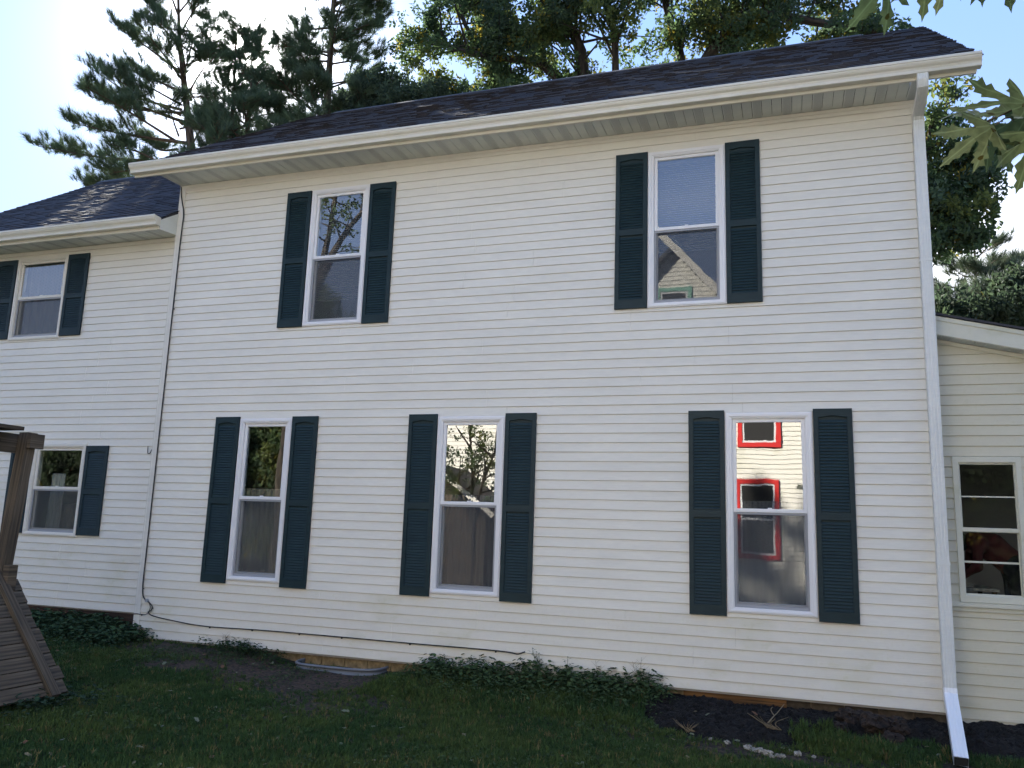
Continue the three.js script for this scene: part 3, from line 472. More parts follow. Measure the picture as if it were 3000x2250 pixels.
// ---------------------------------------------------------------- cables, window well, playset
{
  const c = thing('cable', [0, 0, 0], 'black cable stapled down the corner post and along the bottom siding', 'cable');
  const top = [[-0.013, 5.992], [-0.004, 5.9], [0.03, 5.762], [0.064, 5.651], [0.078, 5.559], [0.076, 5.443], [0.073, 5.337], [0.070, 5.1], [0.069, 4.7], [0.068, 4.0], [0.068, 3.0], [0.068, 2.0], [0.068, 1.12], [0.067, 0.77], [0.07, 0.62], [0.09, 0.51], [0.12, 0.47], [0.15, 0.45]];
  part('wire', tube(top.map(([x, y]) => [x, y, 0.027]), 0.008, 0.008, 6), M.cable, c);
  part('wire', tube([[0.15, 0.45], [0.21, 0.42], [0.25, 0.38], [0.235, 0.335], [0.2, 0.315], [0.22, 0.29], [0.35, 0.262], [0.63, 0.232], [0.86, 0.212], [1.14, 0.202], [1.86, 0.212], [2.96, 0.212], [3.82, 0.208], [4.83, 0.208], [5.01, 0.2], [5.08, 0.192], [5.16, 0.222]].map(([x, y]) => [x, y, 0.025]), 0.007, 0.007, 6), M.cable, c);
  part('wire', tube([[0.17, 0.45], [0.2, 0.42], [0.222, 0.37], [0.2, 0.31], [0.16, 0.283], [0.1, 0.28], [0.0, 0.282], [-0.05, 0.27]].map(([x, y]) => [x, y, 0.027]), 0.005, 0.005, 6), M.cable, c);
  part('splitter', merge([box(0.135, 0.175, 0.432, 0.468, 0.018, 0.034), box(0.125, 0.185, 0.444, 0.456, 0.022, 0.03)]), M.screenFrame, c, 'small grey cable splitter');
  const clip = box(-0.008, 0.008, -0.012, 0.0, -0.006, 0.007);
  for (const [x, y] of [[0.085, 4.25], [0.08, 0.60], [0.255, 0.37], [0.2, 0.325], [0.1, 0.276], [1.14, 0.195], [1.75, 0.205], [2.4, 0.205], [2.96, 0.205], [3.82, 0.2], [4.83, 0.2]]) { const o = part('clip', clip, M.cable, c); o.position.set(x, y, 0.024); }
  const h = thing('wire_stub', [0, 0, 0], 'short bent black wire stub hooked on the wing siding by the corner', 'wire');
  part('wire', tube([[-0.075, 2.385, -0.07], [-0.11, 2.36, -0.066], [-0.135, 2.315, -0.066], [-0.165, 2.31, -0.066], [-0.175, 2.35, -0.066], [-0.18, 2.41, -0.068]], 0.006, 0.005, 6), M.cable, h);
}
{
  const w = thing('window_well', [2.98, 0, -0.06], 'curved galvanised window well against the foundation blocks', 'window well');
  const pos = [], N = 36, prof = []; for (let i = 0; i <= 12; i++) prof.push([i * 0.022, 0.012 * Math.sin(i * 1.57)]);
  const pt = (i, k) => { const a = (i / N) * Math.PI, rx = 0.54 + prof[k][1], rz = 0.33 + prof[k][1], e = 0.55; const cx = Math.sign(Math.cos(a)) * Math.pow(Math.abs(Math.cos(a)), e), sz = Math.pow(Math.sin(a), e); return [cx * rx, -0.348 + prof[k][0], sz * rz]; };
  for (let i = 0; i < N; i++) for (let k = 0; k < 12; k++) quad(pos, pt(i, k), pt(i + 1, k), pt(i + 1, k + 1), pt(i, k + 1));
  part('well_wall', soup(pos), M.steel, w);
  part('well_rim', tube(Array.from({ length: N + 1 }, (_, i) => { const p = pt(i, 12); return [p[0], p[1], p[2]]; }), 0.016, 0.016, 6, false), M.steel, w);
}
{
  const t = thing('playset', [1.0, -0.1, 2.8], 'weathered wooden playset frame with a leaning plank ramp at the picture edge', 'playset');
  const lean = (g, f) => { const p = g.attributes.position; for (let i = 0; i < p.count; i++) p.setX(i, p.getX(i) - f * (2.3 - p.getY(i))); return g; };
  const grain = (g) => { const u = g.attributes.uv; for (let i = 0; i < u.count; i++) u.setXY(i, u.getY(i), u.getX(i)); return g; };
  const px = -0.02; // local coordinates: x - 1.0, y + 0.1, z - 2.8
  part('post', grain(lean(merge([box(px + 0.035, px + 0.145, -0.05, 2.335, -0.052, 0.052)]), 0.075)), M.wood, t);
  part('post', grain(lean(merge([box(px + 0.02, px + 0.145, -0.05, 2.335, 1.64, 1.76)]), 0.075)), M.wood, t);
  part('beam', box(px + 0.0, px + 0.019, 2.14, 2.32, -0.12, 1.85), M.wood, t);
  part('beam', box(px + 0.146, px + 0.185, 2.19, 2.325, -0.1, 0.05), M.woodDark, t, 'dark stub of a crossbeam');
  part('bolt', merge([new THREE.CylinderGeometry(0.02, 0.02, 0.02, 8).rotateZ(Math.PI / 2).translate(px + 0.03, 2.24, 0.25), new THREE.CylinderGeometry(0.03, 0.03, 0.008, 8).rotateZ(Math.PI / 2).translate(px + 0.022, 2.24, 0.25)]), M.dark, t);
  part('cap_board', box(px - 0.18, px + 0.22, 2.338, 2.372, 0.16, 1.9), M.woodDark, t);
  // ramp: planks along z, sloping down to +x
  const dir = new THREE.Vector3(0.80, -0.93, 0).normalize(), up = new THREE.Vector3(0.93, 0.80, 0).normalize(), R = rng(8), L = 1.22, o0 = [0.03, 0.98, 0];
  const put = (o, s, h) => { o.position.set(o0[0] + dir.x * s + up.x * h, o0[1] + dir.y * s + up.y * h, 0); o.rotation.z = Math.atan2(dir.y, dir.x); };
  for (let i = 0; i < 9; i++) { const o = part('plank', grain(box(0.003, 0.128, -0.012, 0.012, -0.1 + (R() - 0.5) * 0.05, 1.75)), M.woodDark, t); put(o, i * 0.135, 0.004 * R()); }
  for (const z of [0.03, 1.2]) { const o = part('batten', box(-0.06, L + 0.02, 0.0165, 0.055, z, z + 0.09), M.wood, t); put(o, 0, 0.003); }
  part('post', box(0.06, 0.13, -0.05, 1.12, -0.03, 0.06), M.woodDark, t, 'short dark post at the head of the ramp');
}
// ---------------------------------------------------------------- trees
const tuftGeo = (() => { const R = rng(77), pos = []; for (let i = 0; i < 40; i++) { const a = R() * 6.283, b = 0.1 + Math.pow(R(), 0.7) * 1.2, l = 0.13 + 0.11 * R(), d = [Math.sin(b) * Math.cos(a), Math.cos(b), Math.sin(b) * Math.sin(a)], o = (R() - 0.6) * 0.14, w = 0.006, s = [Math.sin(a), 0, -Math.cos(a)]; pos.push(-s[0] * w, o, -s[2] * w, s[0] * w, o, s[2] * w, d[0] * l, o + d[1] * l, d[2] * l); } const g = new THREE.BufferGeometry(); g.setAttribute('position', new THREE.Float32BufferAttribute(pos, 3)); g.computeVertexNormals(); return g; })();
const UP = new THREE.Vector3(0, 1, 0);
function aim(p, dir, s, spin) { const q = new THREE.Quaternion().setFromUnitVectors(UP, dir.clone().normalize()).multiply(new THREE.Quaternion().setFromAxisAngle(UP, spin)); return new THREE.Matrix4().compose(p, q, new THREE.Vector3(s, s, s)); }
function pineTree(base, trunk, r, limbs, seed, label, group, tuftScale = 1.25, greens = [[0.85, 0.95, 0.85], [1.1, 1.15, 1.0], [1.0, 1.0, 0.95]]) {
  const t = thing('pine_tree', base, label, 'tree', group), R = rng(seed), wood = [tube(trunk.map((p) => [p[0] - base[0], p[1] - base[1], p[2] - base[2]]), r, 0.03, 9, true, 0.15, seed)], tufts = [], cols = [];
  for (const [pts, dens] of limbs) {
    const c = new THREE.CatmullRomCurve3(pts.map((p) => new THREE.Vector3(p[0] - base[0], p[1] - base[1], p[2] - base[2]))), len = c.getLength();
    wood.push(tube(c.getPoints(6).map((p) => [p.x, p.y, p.z]), 0.022 + 0.010 * len, 0.008, 5, false));
    const n = Math.max(4, Math.round(len * 4.2 * dens));
    for (let i = 0; i < n; i++) {
      const s = 0.28 + 0.72 * Math.pow((i + R()) / n, 0.8), p = c.getPoint(s), tg = c.getTangent(s), side = R() < 0.5 ? -1 : 1;
      const out = new THREE.Vector3(R() - 0.5, 0.15 + R() * 0.5, R() - 0.5).add(tg.clone().multiplyScalar(0.6)).add(tg.clone().cross(UP).normalize().multiplyScalar(side * (0.5 + R()))).normalize();
      const tl = (0.35 + 0.75 * R()) * lerp(1, 0.55, s), e = p.clone().add(out.clone().multiplyScalar(tl));
      wood.push(tube([[p.x, p.y, p.z], [e.x, e.y - 0.02, e.z]], 0.012, 0.005, 3, false));
      const k = 4 + Math.floor(R() * 4);
      for (let j = 0; j < k; j++) { const f = lerp(0.35, 1, j / (k - 1)), q = p.clone().lerp(e, f).add(new THREE.Vector3(R() - 0.5, R() - 0.35, R() - 0.5).multiplyScalar(0.26)); tufts.push(aim(q, out.clone().add(new THREE.Vector3((R() - 0.5) * 0.9, 0.35 + R() * 0.5, (R() - 0.5) * 0.9)), tuftScale * (0.75 + 0.5 * R()), R() * 6)); const g = greens[Math.floor(R() * greens.length)]; cols.push(lin(...g)); }
    }
  }
  part('trunk', merge(wood), M.barkPine, t); instanced('crown', tuftGeo, M.needle, tufts, t, cols).userData.kind = 'stuff'; return t;
}
function autoLimbs(x, z, y0, y1, step, len, seed, dens = 1) { const R = rng(seed), out = []; for (let y = y0; y < y1; y += step * (0.7 + 0.6 * R())) { const a = R() * 6.283, l = len((y - y0) / (y1 - y0), a) * (0.75 + 0.5 * R()); out.push([[[x, y - 0.1, z], [x + Math.cos(a) * l * 0.5, y + 0.10 * l, z + Math.sin(a) * l * 0.5], [x + Math.cos(a) * l, y + (0.1 + 0.35 * R()) * l, z + Math.sin(a) * l]], dens]); } return out; }
const PG = 'pines beyond the wing roof';
{
  const z = -11, J = (a) => a.map((p, i) => [p[0], p[1], z + (p[2] ?? 0)]);
  const l1 = [[[-9.9, 12.6], [-12.8, 12.9, 0.3], [-16.0, 13.7, 0.4]], [[-9.8, 12.2], [-12.4, 12.4, -0.6], [-14.9, 12.6, -0.6]], [[-10.1, 13.9], [-12, 14.6, 0.5], [-13.9, 15.4, 0.3]], [[-10.4, 15], [-12, 15.9, -0.3], [-13.6, 16.7, -0.4]], [[-10.7, 15.8], [-12, 16.8, 0.3], [-13.3, 17.7, 0.3]], [[-10.2, 14.3], [-11.5, 14.2, 0.8], [-13.2, 14.7, 1.2]], [[-10.9, 17], [-11.7, 17.9], [-12.2, 18.8]], [[-9.9, 13.2], [-12, 13.5, 0.6], [-14.2, 14.1, 0.8]], [[-9.9, 12.4], [-11.6, 12.0, 0.3], [-13.4, 11.9, 0.3]], [[-9.8, 11.9], [-11.0, 12.6, 0.8], [-12.2, 13.0, 1.0]], [[-9.7, 11.8], [-9.0, 12.2, 0.5], [-8.3, 12.5, 0.6]], [[-11, 17], [-10.3, 17.8, 0.2], [-9.9, 18.6]], [[-10.3, 15], [-9.6, 15.5, 0.3], [-9.0, 15.9, 0.4]], [[-10.6, 16], [-9.9, 16.6, -0.3], [-9.5, 17]], [[-10.0, 13], [-9.3, 13.2, 0.5], [-8.7, 13.4, 0.9]], [[-9.9, 12.3], [-11, 11.9, 1.2], [-12.2, 12.0, 1]], [[-10.5, 15.4], [-10.7, 16, 0.9], [-11, 16.6, 1.7]], [[-10.2, 14.2], [-10.5, 14.6, -1], [-10.7, 15, -2]], [[-11.1, 18], [-11.3, 18.8, 0.3], [-11.4, 19.6, 0.4]], [[-11.1, 18], [-10.9, 18.8, -0.3], [-10.7, 19.5, -0.4]]].map((a) => [J(a), 1.3]);
  l1.push(...autoLimbs(-10.5, z, 13.2, 18.6, 0.22, (t, a) => lerp(2.6, 0.9, t) * (Math.cos(a) > 0 ? 0.62 : 1.15), 97, 1.1));
  pineTree([-8.9, -0.35, z], [[-8.9, -0.35, z], [-9.2, 6, z], [-9.75, 12, z], [-10.5, 15.33, z], [-10.9, 17, z], [-11.3, 19.6, z]], 0.21, l1, 5, 'tall open pine with long boughs reaching left above the wing roof', PG);
  pineTree([-5.3, -0.35, z - 0.5], [[-5.3, -0.35, z - 0.5], [-5.35, 8, z - 0.5], [-5.38, 13.7, z - 0.5], [-5.5, 20.5, z - 0.5]], 0.34, [...autoLimbs(-5.4, z - 0.5, 11.8, 20, 0.14, (t, a) => lerp(1.85, 1.35, t) * (Math.cos(a) > 0.2 ? 0.85 : 1), 91, 1.15), ...autoLimbs(-5.4, z - 0.5, 11.6, 14.6, 0.16, () => 1.7, 98, 1.15)], 6, 'dense pine with thick straight trunk standing left of the oak', PG, 1.4);
  pineTree([-7.4, -0.35, z + 0.6], [[-7.4, -0.35, z + 0.6], [-7.35, 9, z + 0.6], [-7.35, 12, z + 0.6], [-7.4, 14.6, z + 0.6]], 0.2, [...autoLimbs(-7.4, z + 0.6, 10.8, 13.6, 0.14, () => 1.2, 92, 1.1), ...autoLimbs(-7.4, z + 0.6, 13.7, 14.6, 0.25, () => 0.8, 96, 0.8), ...autoLimbs(-7.9, z + 0.6, 10.9, 13.2, 0.2, () => 1.3, 99, 1.1)], 7, 'short dark pine below the glaring sun, between two taller pines', PG, 1.3);
  pineTree([-9.3, -0.35, z - 1.5], [[-9.3, -0.35, z - 1.5], [-9.5, 10, z - 1.5], [-9.9, 18.0, z - 1.5]], 0.18, [...autoLimbs(-9.6, z - 1.5, 14.2, 18.2, 0.13, (t) => lerp(1.1, 0.35, t), 93, 1.3)], 9, 'slender spire-topped pine just right of the open pine', PG, 1.35);
  pineTree([13.2, -0.4, -18], [[13.2, -0.4, -18], [13.2, 5, -18], [13.3, 10.2, -18]], 0.2, autoLimbs(13.2, -18, 4.5, 9.9, 0.14, (t) => lerp(2.6, 0.8, t), 94, 1.1), 10, 'dark pine behind the low addition on the right', null, 1.5, [[0.9, 0.9, 0.9], [1.1, 1.0, 0.95]]);
}
const sprig = (n, len, wid, seed) => { const R = rng(seed), pos = []; for (let i = 0; i < n; i++) { const a = R() * 6.283, b = 0.3 + R() * 1.9, o = new THREE.Vector3((R() - 0.5), (R() - 0.5), (R() - 0.5)).multiplyScalar(len * 1.6), d = new THREE.Vector3(Math.sin(b) * Math.cos(a), Math.cos(b) * 0.6, Math.sin(b) * Math.sin(a)).normalize(), s = d.clone().cross(new THREE.Vector3(R() - 0.5, 1, R() - 0.5)).normalize(), l = len * (0.7 + 0.6 * R()), w = wid * (0.8 + 0.4 * R()), nrm = d.clone().cross(s).multiplyScalar(w * 0.35); const P = (u, v, k) => o.clone().add(d.clone().multiplyScalar(u * l)).add(s.clone().multiplyScalar(v * w)).add(nrm.clone().multiplyScalar(k)); const A = P(0, 0, 0), B = P(0.42, 0.9, 1), Cc = P(1, 0, 0), D = P(0.5, -0.9, 1), E = P(0.5, 0, 0); for (const t of [[A, B, E], [E, B, Cc], [A, E, D], [E, Cc, D]]) for (const v of t) pos.push(v.x, v.y, v.z); } const g = new THREE.BufferGeometry(); g.setAttribute('position', new THREE.Float32BufferAttribute(pos, 3)); g.computeVertexNormals(); return g; };
const oakSprig = sprig(9, 0.135, 0.045, 31);
// limbs of a broadleaf tree, then side branches, then leaf clumps at their ends
function leafTree(name, base, trunk, r, limbs, opt, seed, label, group) {
  const t = thing(name, base, label, 'tree', group), R = rng(seed), rel = (p) => [p[0] - base[0], p[1] - base[1], p[2] - base[2]], wood = [tube(trunk.map(rel), r, r * 0.6, 10, true, 0.2, seed)], ms = [], cols = [];
  const leafCols = opt.cols, clump = (c, rad, n) => { const tone = leafCols[Math.floor(R() * leafCols.length)]; for (let i = 0; i < n; i++) { const a = R() * 6.283, z = R() * 2 - 1, q = Math.cbrt(0.15 + 0.85 * R()) * rad, s = Math.sqrt(1 - z * z); ms.push(place([c.x + s * Math.cos(a) * q, c.y + z * q * 0.72, c.z + s * Math.sin(a) * q], R() * 6, R() * 6, R() * 6, opt.leaf * (0.8 + 0.45 * R()))); const f = 0.75 + 0.5 * R(), yel = R() < opt.yellow ? 1 : 0; cols.push(lin(lerp(tone[0], 0.19, yel) * f, lerp(tone[1], 0.16, yel) * f, lerp(tone[2], 0.025, yel) * f)); } };
  for (const [pts, rr, spread] of limbs) {
    const c = new THREE.CatmullRomCurve3(pts.map((p) => V3(rel(p)))), len = c.getLength();
    wood.push(tube(c.getPoints(14).map((p) => [p.x, p.y, p.z]), rr, rr * 0.3, 8, false, 0.15, seed + 3));
    const n = Math.round(len * opt.side);
    for (let i = 0; i < n; i++) {
      const s = opt.from + (1 - opt.from) * ((i + R()) / n), p = c.getPoint(s), dir = new THREE.Vector3(R() - 0.5, (R() - 0.3) * 0.9, R() - 0.5).normalize().add(c.getTangent(s).multiplyScalar(0.5)).normalize(), l = spread * (0.5 + 0.8 * R()), m = p.clone().add(dir.clone().multiplyScalar(l * 0.5)).add(new THREE.Vector3(0, 0.12 * l * (R() - 0.3), 0)), e = p.clone().add(dir.clone().multiplyScalar(l));
      wood.push(tube([[p.x, p.y, p.z], [m.x, m.y, m.z], [e.x, e.y, e.z]], 0.02 + 0.012 * l, 0.008, 5, true));
      for (const f of [0.55, 0.8, 1.0]) if (R() < opt.fill) clump(p.clone().lerp(e, f).add(new THREE.Vector3(R() - 0.5, R() - 0.4, R() - 0.5).multiplyScalar(0.5)), opt.rad * (0.7 + 0.6 * R()), Math.round(opt.n * (0.7 + 0.6 * R())));
    }
    clump(c.getPoint(1), opt.rad, opt.n);
  }
  part('trunk', merge(wood), M.barkOak, t); instanced('crown', opt.sprig ?? oakSprig, M.oakLeaf, ms, t, cols).userData.kind = 'stuff'; return t;
}
const oakCols = [[0.055, 0.092, 0.042], [0.068, 0.11, 0.044], [0.082, 0.125, 0.046], [0.062, 0.098, 0.055], [0.115, 0.142, 0.04]];
{
  const z = -13.5;
  leafTree('oak_tree', [3.9, -0.4, z], [[3.9, -0.4, z], [3.8, 5, z], [3.9, 10.5, z]], 0.55, [
    [[[3.8, 9.5, z], [2.4, 13, z + 0.3], [2.25, 15.6, z + 0.5], [1.7, 16.8, z + 0.6], [0.6, 19.3, z]], 0.26, 1.9],
    [[[3.9, 10, z], [5.2, 13.6, z], [6.3, 15.3, z + 0.4], [7.3, 15.8, z + 0.5], [9.0, 15.4, z + 0.3], [10.4, 15.1, z]], 0.25, 1.25],
    [[[2.5, 12.6, z], [1.3, 15.0, z + 0.8], [-0.6, 15.6, z + 1], [-2.6, 16.6, z + 0.8]], 0.16, 1.8],
    [[[5.1, 13.5, z], [5.1, 15.4, z - 0.5], [4.6, 17.5, z - 0.6], [4.4, 20, z]], 0.18, 2.0],
    [[[-0.6, 15.6, z], [-1.6, 17.4, z + 0.6], [-1.4, 19, z + 0.8]], 0.09, 1.6],
    [[[6.3, 15.2, z], [7.6, 16.6, z - 0.4], [8.6, 17.6, z - 0.5]], 0.12, 1.5],
    [[[2.3, 14, z], [0.6, 16.5, z - 1], [-1.8, 18.6, z - 1]], 0.14, 1.9],
    [[[2.6, 12, z], [0.5, 13.2, z + 0.5], [-2.2, 14.3, z + 0.6]], 0.14, 1.4],
    [[[3.2, 13, z], [3.4, 15.5, z + 1.2], [3.0, 17.2, z + 1.6]], 0.14, 1.8],
    [[[5.0, 13.2, z], [6.5, 13.8, z - 1], [8.2, 14.2, z - 1.4]], 0.12, 0.9]],
  { side: 3.2, from: 0.34, rad: 0.58, n: 21, fill: 0.6, leaf: 1.0, yellow: 0.07, cols: oakCols }, 17, 'spreading oak with dark twisting limbs rising behind the main roof');
  leafTree('oak_tree', [10.9, -0.4, -13.8], [[10.9, -0.4, -13.8], [11.0, 4, -13.8], [11.0, 8.2, -13.8]], 0.3, [
    [[[11.0, 7.8, -13.8], [11.2, 10, -13.6], [11.6, 12.4, -13.4]], 0.12, 0.85], [[[11.0, 8.5, -13.8], [11.8, 10, -13.3], [12.7, 11.0, -13]], 0.1, 0.8], [[[11.0, 7.6, -13.8], [11.5, 8.9, -13.2], [12.1, 9.4, -13]], 0.09, 0.6], [[[10.9, 8, -13.8], [10.2, 9.8, -13.8], [9.7, 11.4, -14]], 0.1, 0.9]],
  { side: 4.6, from: 0.25, rad: 0.5, n: 17, fill: 0.62, leaf: 1.0, yellow: 0.05, cols: oakCols }, 19, 'smaller oak showing between the downspout and the right edge');
  leafTree('cedar_tree', [-3.1, -0.4, -11.6], [[-3.1, -0.4, -11.6], [-3.1, 6, -11.6], [-3.1, 11.4, -11.6]], 0.22, [
    [[[-3.1, 10.5, -11.6], [-3.2, 12.4, -11.6], [-3.3, 13.9, -11.6]], 0.08, 0.9], [[[-3.1, 10.5, -11.6], [-3.8, 12.0, -11.4], [-4.3, 12.9, -11.4]], 0.07, 0.8], [[[-3.1, 10.5, -11.6], [-2.5, 12.2, -11.4], [-2.0, 13.4, -11.4]], 0.07, 0.9]],
  { side: 7, from: 0.3, rad: 0.5, n: 34, fill: 0.9, leaf: 0.8, yellow: 0.01, cols: [[0.06, 0.09, 0.055], [0.07, 0.105, 0.06]] }, 23, 'compact dark green tree tucked between pines and oak');
  leafTree('thicket_tree', [13.6, -0.4, -15.5], [[13.6, -0.4, -15.5], [13.6, 2, -15.5], [13.6, 4, -15.5]], 0.2, [
    [[[13.6, 3.5, -15.5], [13, 5.5, -15.4], [12.3, 7.2, -15.3]], 0.08, 1.0], [[[13.6, 3.5, -15.5], [14, 5.5, -15.4], [14.4, 7.0, -15.2]], 0.08, 1.1], [[[13.6, 3, -15.5], [12.6, 4.2, -15], [11.6, 5.4, -14.8]], 0.08, 1.0], [[[13.6, 3.8, -15.5], [13.6, 6, -15], [13.6, 7.8, -15]], 0.08, 1.0]],
  { side: 7, from: 0.2, rad: 0.6, n: 36, fill: 0.9, leaf: 1.1, yellow: 0.03, cols: [[0.045, 0.068, 0.04], [0.055, 0.08, 0.042]] }, 29, 'dark leafy tree just above the roof of the low addition');
  // trees across the yard, seen only as reflections
  leafTree('ash_tree', [-7.2, -0.3, 13.4], [[-7.2, -0.3, 13.4], [-7.1, 4, 13.3], [-6.6, 8.4, 13.2]], 0.24, [
    [[[-6.7, 8, 13.2], [-5.6, 10.2, 13], [-3.8, 11.6, 12.6], [-1.6, 12, 12]], 0.12, 1.2], [[[-6.6, 8, 13.2], [-5.9, 11, 13], [-5.6, 14, 12.8]], 0.12, 1.2], [[[-6.8, 7.2, 13.2], [-8.3, 9.6, 13.4], [-9.4, 12, 13.6]], 0.12, 1.4], [[[-6.8, 6.2, 13.2], [-4.6, 7.0, 12.6], [-2.2, 6.4, 12]], 0.1, 1.2]],
  { side: 3, from: 0.3, rad: 0.5, n: 2, fill: 0.4, leaf: 1.0, yellow: 0.1, cols: oakCols }, 37, 'thinly leaved tree across the yard mirrored in the upper window');
  leafTree('oak_tree', [-9.5, -0.3, 16.5], [[-9.5, -0.3, 16.5], [-9.5, 2, 16.5], [-9.4, 3.4, 16.5]], 0.3, [
    [[[-9.4, 3, 16.5], [-8.2, 5, 15.8], [-6.8, 6.4, 15.4]], 0.12, 1.6], [[[-9.4, 3, 16.5], [-10.4, 5.4, 15.8], [-11.6, 7, 15.4]], 0.12, 1.6], [[[-9.4, 2.4, 16.5], [-8, 3, 15], [-6.2, 3.2, 14.6]], 0.1, 1.3], [[[-9.4, 2.4, 16.5], [-10, 3.2, 15], [-11.4, 3.4, 14.6]], 0.1, 1.3], [[[-9.4, 2, 16.5], [-8.6, 1.6, 15], [-7.4, 1.2, 14.6]], 0.1, 1.2], [[[-9.4, 3, 16.5], [-9, 6, 16], [-8.8, 8.5, 16]], 0.1, 1.5]],
  { side: 5, from: 0.2, rad: 0.8, n: 26, fill: 0.9, leaf: 1.2, yellow: 0.05, cols: oakCols }, 41, 'leafy tree far across the yard mirrored in the lower windows');
  for (const [x, zz, sd, lb] of [[-13.5, 11.5, 61, 'leafy tree left of the yard mirrored in the lower wing window'], [-18.5, 14.5, 63, 'broad leafy tree farther left of the yard, behind the mirrored one']]) leafTree('maple_tree', [x, -0.2, zz], [[x, -0.2, zz], [x, 1.2, zz], [x, 2.2, zz]], 0.25, [
    [[[x, 1.6, zz], [x - 0.9, 3.0, zz], [x - 1.9, 4.4, zz]], 0.1, 1.4], [[[x, 1.6, zz], [x + 0.9, 3.0, zz], [x + 1.9, 4.4, zz]], 0.1, 1.4], [[[x, 1.4, zz], [x - 1, 1.6, zz - 0.6], [x - 2, 1.7, zz - 1]], 0.08, 1.0], [[[x, 1.4, zz], [x + 1, 1.4, zz - 0.6], [x + 2, 1.5, zz - 1]], 0.08, 1.0], [[[x, 2, zz], [x, 4, zz], [x, 6.0, zz]], 0.1, 1.4]],
  { side: 5, from: 0.15, rad: 0.75, n: 28, fill: 0.9, leaf: 1.2, yellow: 0.04, cols: [[0.028, 0.046, 0.022], [0.04, 0.062, 0.026]] }, sd, lb);
  leafTree('apple_tree', [0.5, -0.25, 10.2], [[0.5, -0.25, 10.2], [0.55, 0.8, 10.15], [0.5, 1.7, 10.1]], 0.1, [
    [[[0.5, 1.6, 10.1], [0.1, 2.5, 9.9], [-0.5, 3.3, 9.8]], 0.05, 0.7], [[[0.5, 1.6, 10.1], [0.9, 2.7, 9.9], [1.3, 3.6, 9.8]], 0.05, 0.7], [[[0.5, 1.6, 10.1], [0.5, 2.8, 10], [0.4, 4.0, 10]], 0.05, 0.7]],
  { side: 5, from: 0.25, rad: 0.35, n: 5, fill: 0.6, leaf: 0.55, yellow: 0.03, cols: oakCols }, 43, 'small twiggy tree across the yard mirrored in the middle window');
  for (const [x, zz, sd, lb] of [[12.6, 15.5, 51, 'dense leafy tree beyond the yard mirrored in the addition window'], [16.2, 14.5, 53, 'broad leafy tree beyond the yard, right of the mirrored one']]) leafTree('maple_tree', [x, -0.3, zz], [[x, -0.3, zz], [x, 1.2, zz], [x, 2.2, zz]], 0.25, [
    [[[x, 1.6, zz], [x - 0.8, 3.2, zz - 0.6], [x - 1.4, 4.8, zz - 0.8]], 0.1, 1.3], [[[x, 1.6, zz], [x + 0.8, 3.2, zz - 0.6], [x + 1.6, 4.8, zz - 0.8]], 0.1, 1.3], [[[x, 1.4, zz], [x - 0.6, 1.6, zz - 1], [x - 1.4, 1.7, zz - 1.6]], 0.08, 1.0], [[[x, 1.4, zz], [x + 0.6, 1.4, zz - 1], [x + 1.4, 1.5, zz - 1.6]], 0.08, 1.0], [[[x, 2, zz], [x, 4.5, zz], [x, 6.8, zz]], 0.1, 1.4]],
  { side: 5, from: 0.15, rad: 0.75, n: 28, fill: 0.9, leaf: 1.2, yellow: 0.04, cols: [[0.028, 0.046, 0.022], [0.04, 0.062, 0.026]] }, sd, lb);
}
// ---------------------------------------------------------------- the maple whose twigs hang into the picture
const mapleShape = (() => {
  const half = [[0, 1], [0.03, 0.92], [0.08, 0.88], [0.055, 0.80], [0.12, 0.74], [0.10, 0.66], [0.16, 0.60], [0.09, 0.50], [0.06, 0.39], [0.13, 0.42], [0.21, 0.52], [0.23, 0.60], [0.29, 0.60], [0.33, 0.71], [0.38, 0.69], [0.53, 0.82], [0.48, 0.67], [0.53, 0.61], [0.42, 0.54], [0.45, 0.47], [0.33, 0.41], [0.21, 0.31], [0.14, 0.245], [0.24, 0.24], [0.30, 0.28], [0.34, 0.235], [0.43, 0.27], [0.52, 0.23], [0.42, 0.15], [0.30, 0.10], [0.16, 0.06], [0.015, 0.0]];
  const s = new THREE.Shape(); half.forEach(([x, y], i) => (i ? s.lineTo(x, y) : s.moveTo(x, y))); for (let i = half.length - 2; i > 0; i--) s.lineTo(-half[i][0], half[i][1]); s.closePath(); return s;
})();
function mapleLeafGeo(curl, twist, hole, seed) {
  const s = mapleShape.clone(), R = rng(seed); if (hole) for (const [x, y, r] of [[0.03, 0.33, 0.018], [-0.28, 0.5, 0.024]]) { const p = new THREE.Path(); p.absarc(x, y, r, 0, 6.283, true); s.holes.push(p); }
  let g = new THREE.ShapeGeometry(s, 3); const p0 = g.attributes.position, uv = new Float32Array(p0.count * 2); for (let i = 0; i < p0.count; i++) { uv[2 * i] = p0.getX(i) + 0.5; uv[2 * i + 1] = p0.getY(i); } g.setAttribute('uv', new THREE.BufferAttribute(uv, 2));
  g = g.toNonIndexed(); const p = g.attributes.position; for (let i = 0; i < p.count; i++) { const x = p.getX(i), y = p.getY(i); p.setXYZ(i, x * (1 - 0.12 * y * twist), y, -curl * (y - 0.3) * (y - 0.3) + 0.35 * Math.abs(x) * Math.abs(x) * twist + 0.1 * Math.sin(x * 7 + y * 5) * 0.35); }
  g.computeVertexNormals(); g.scale(0.13, 0.13, 0.13); return g;
}
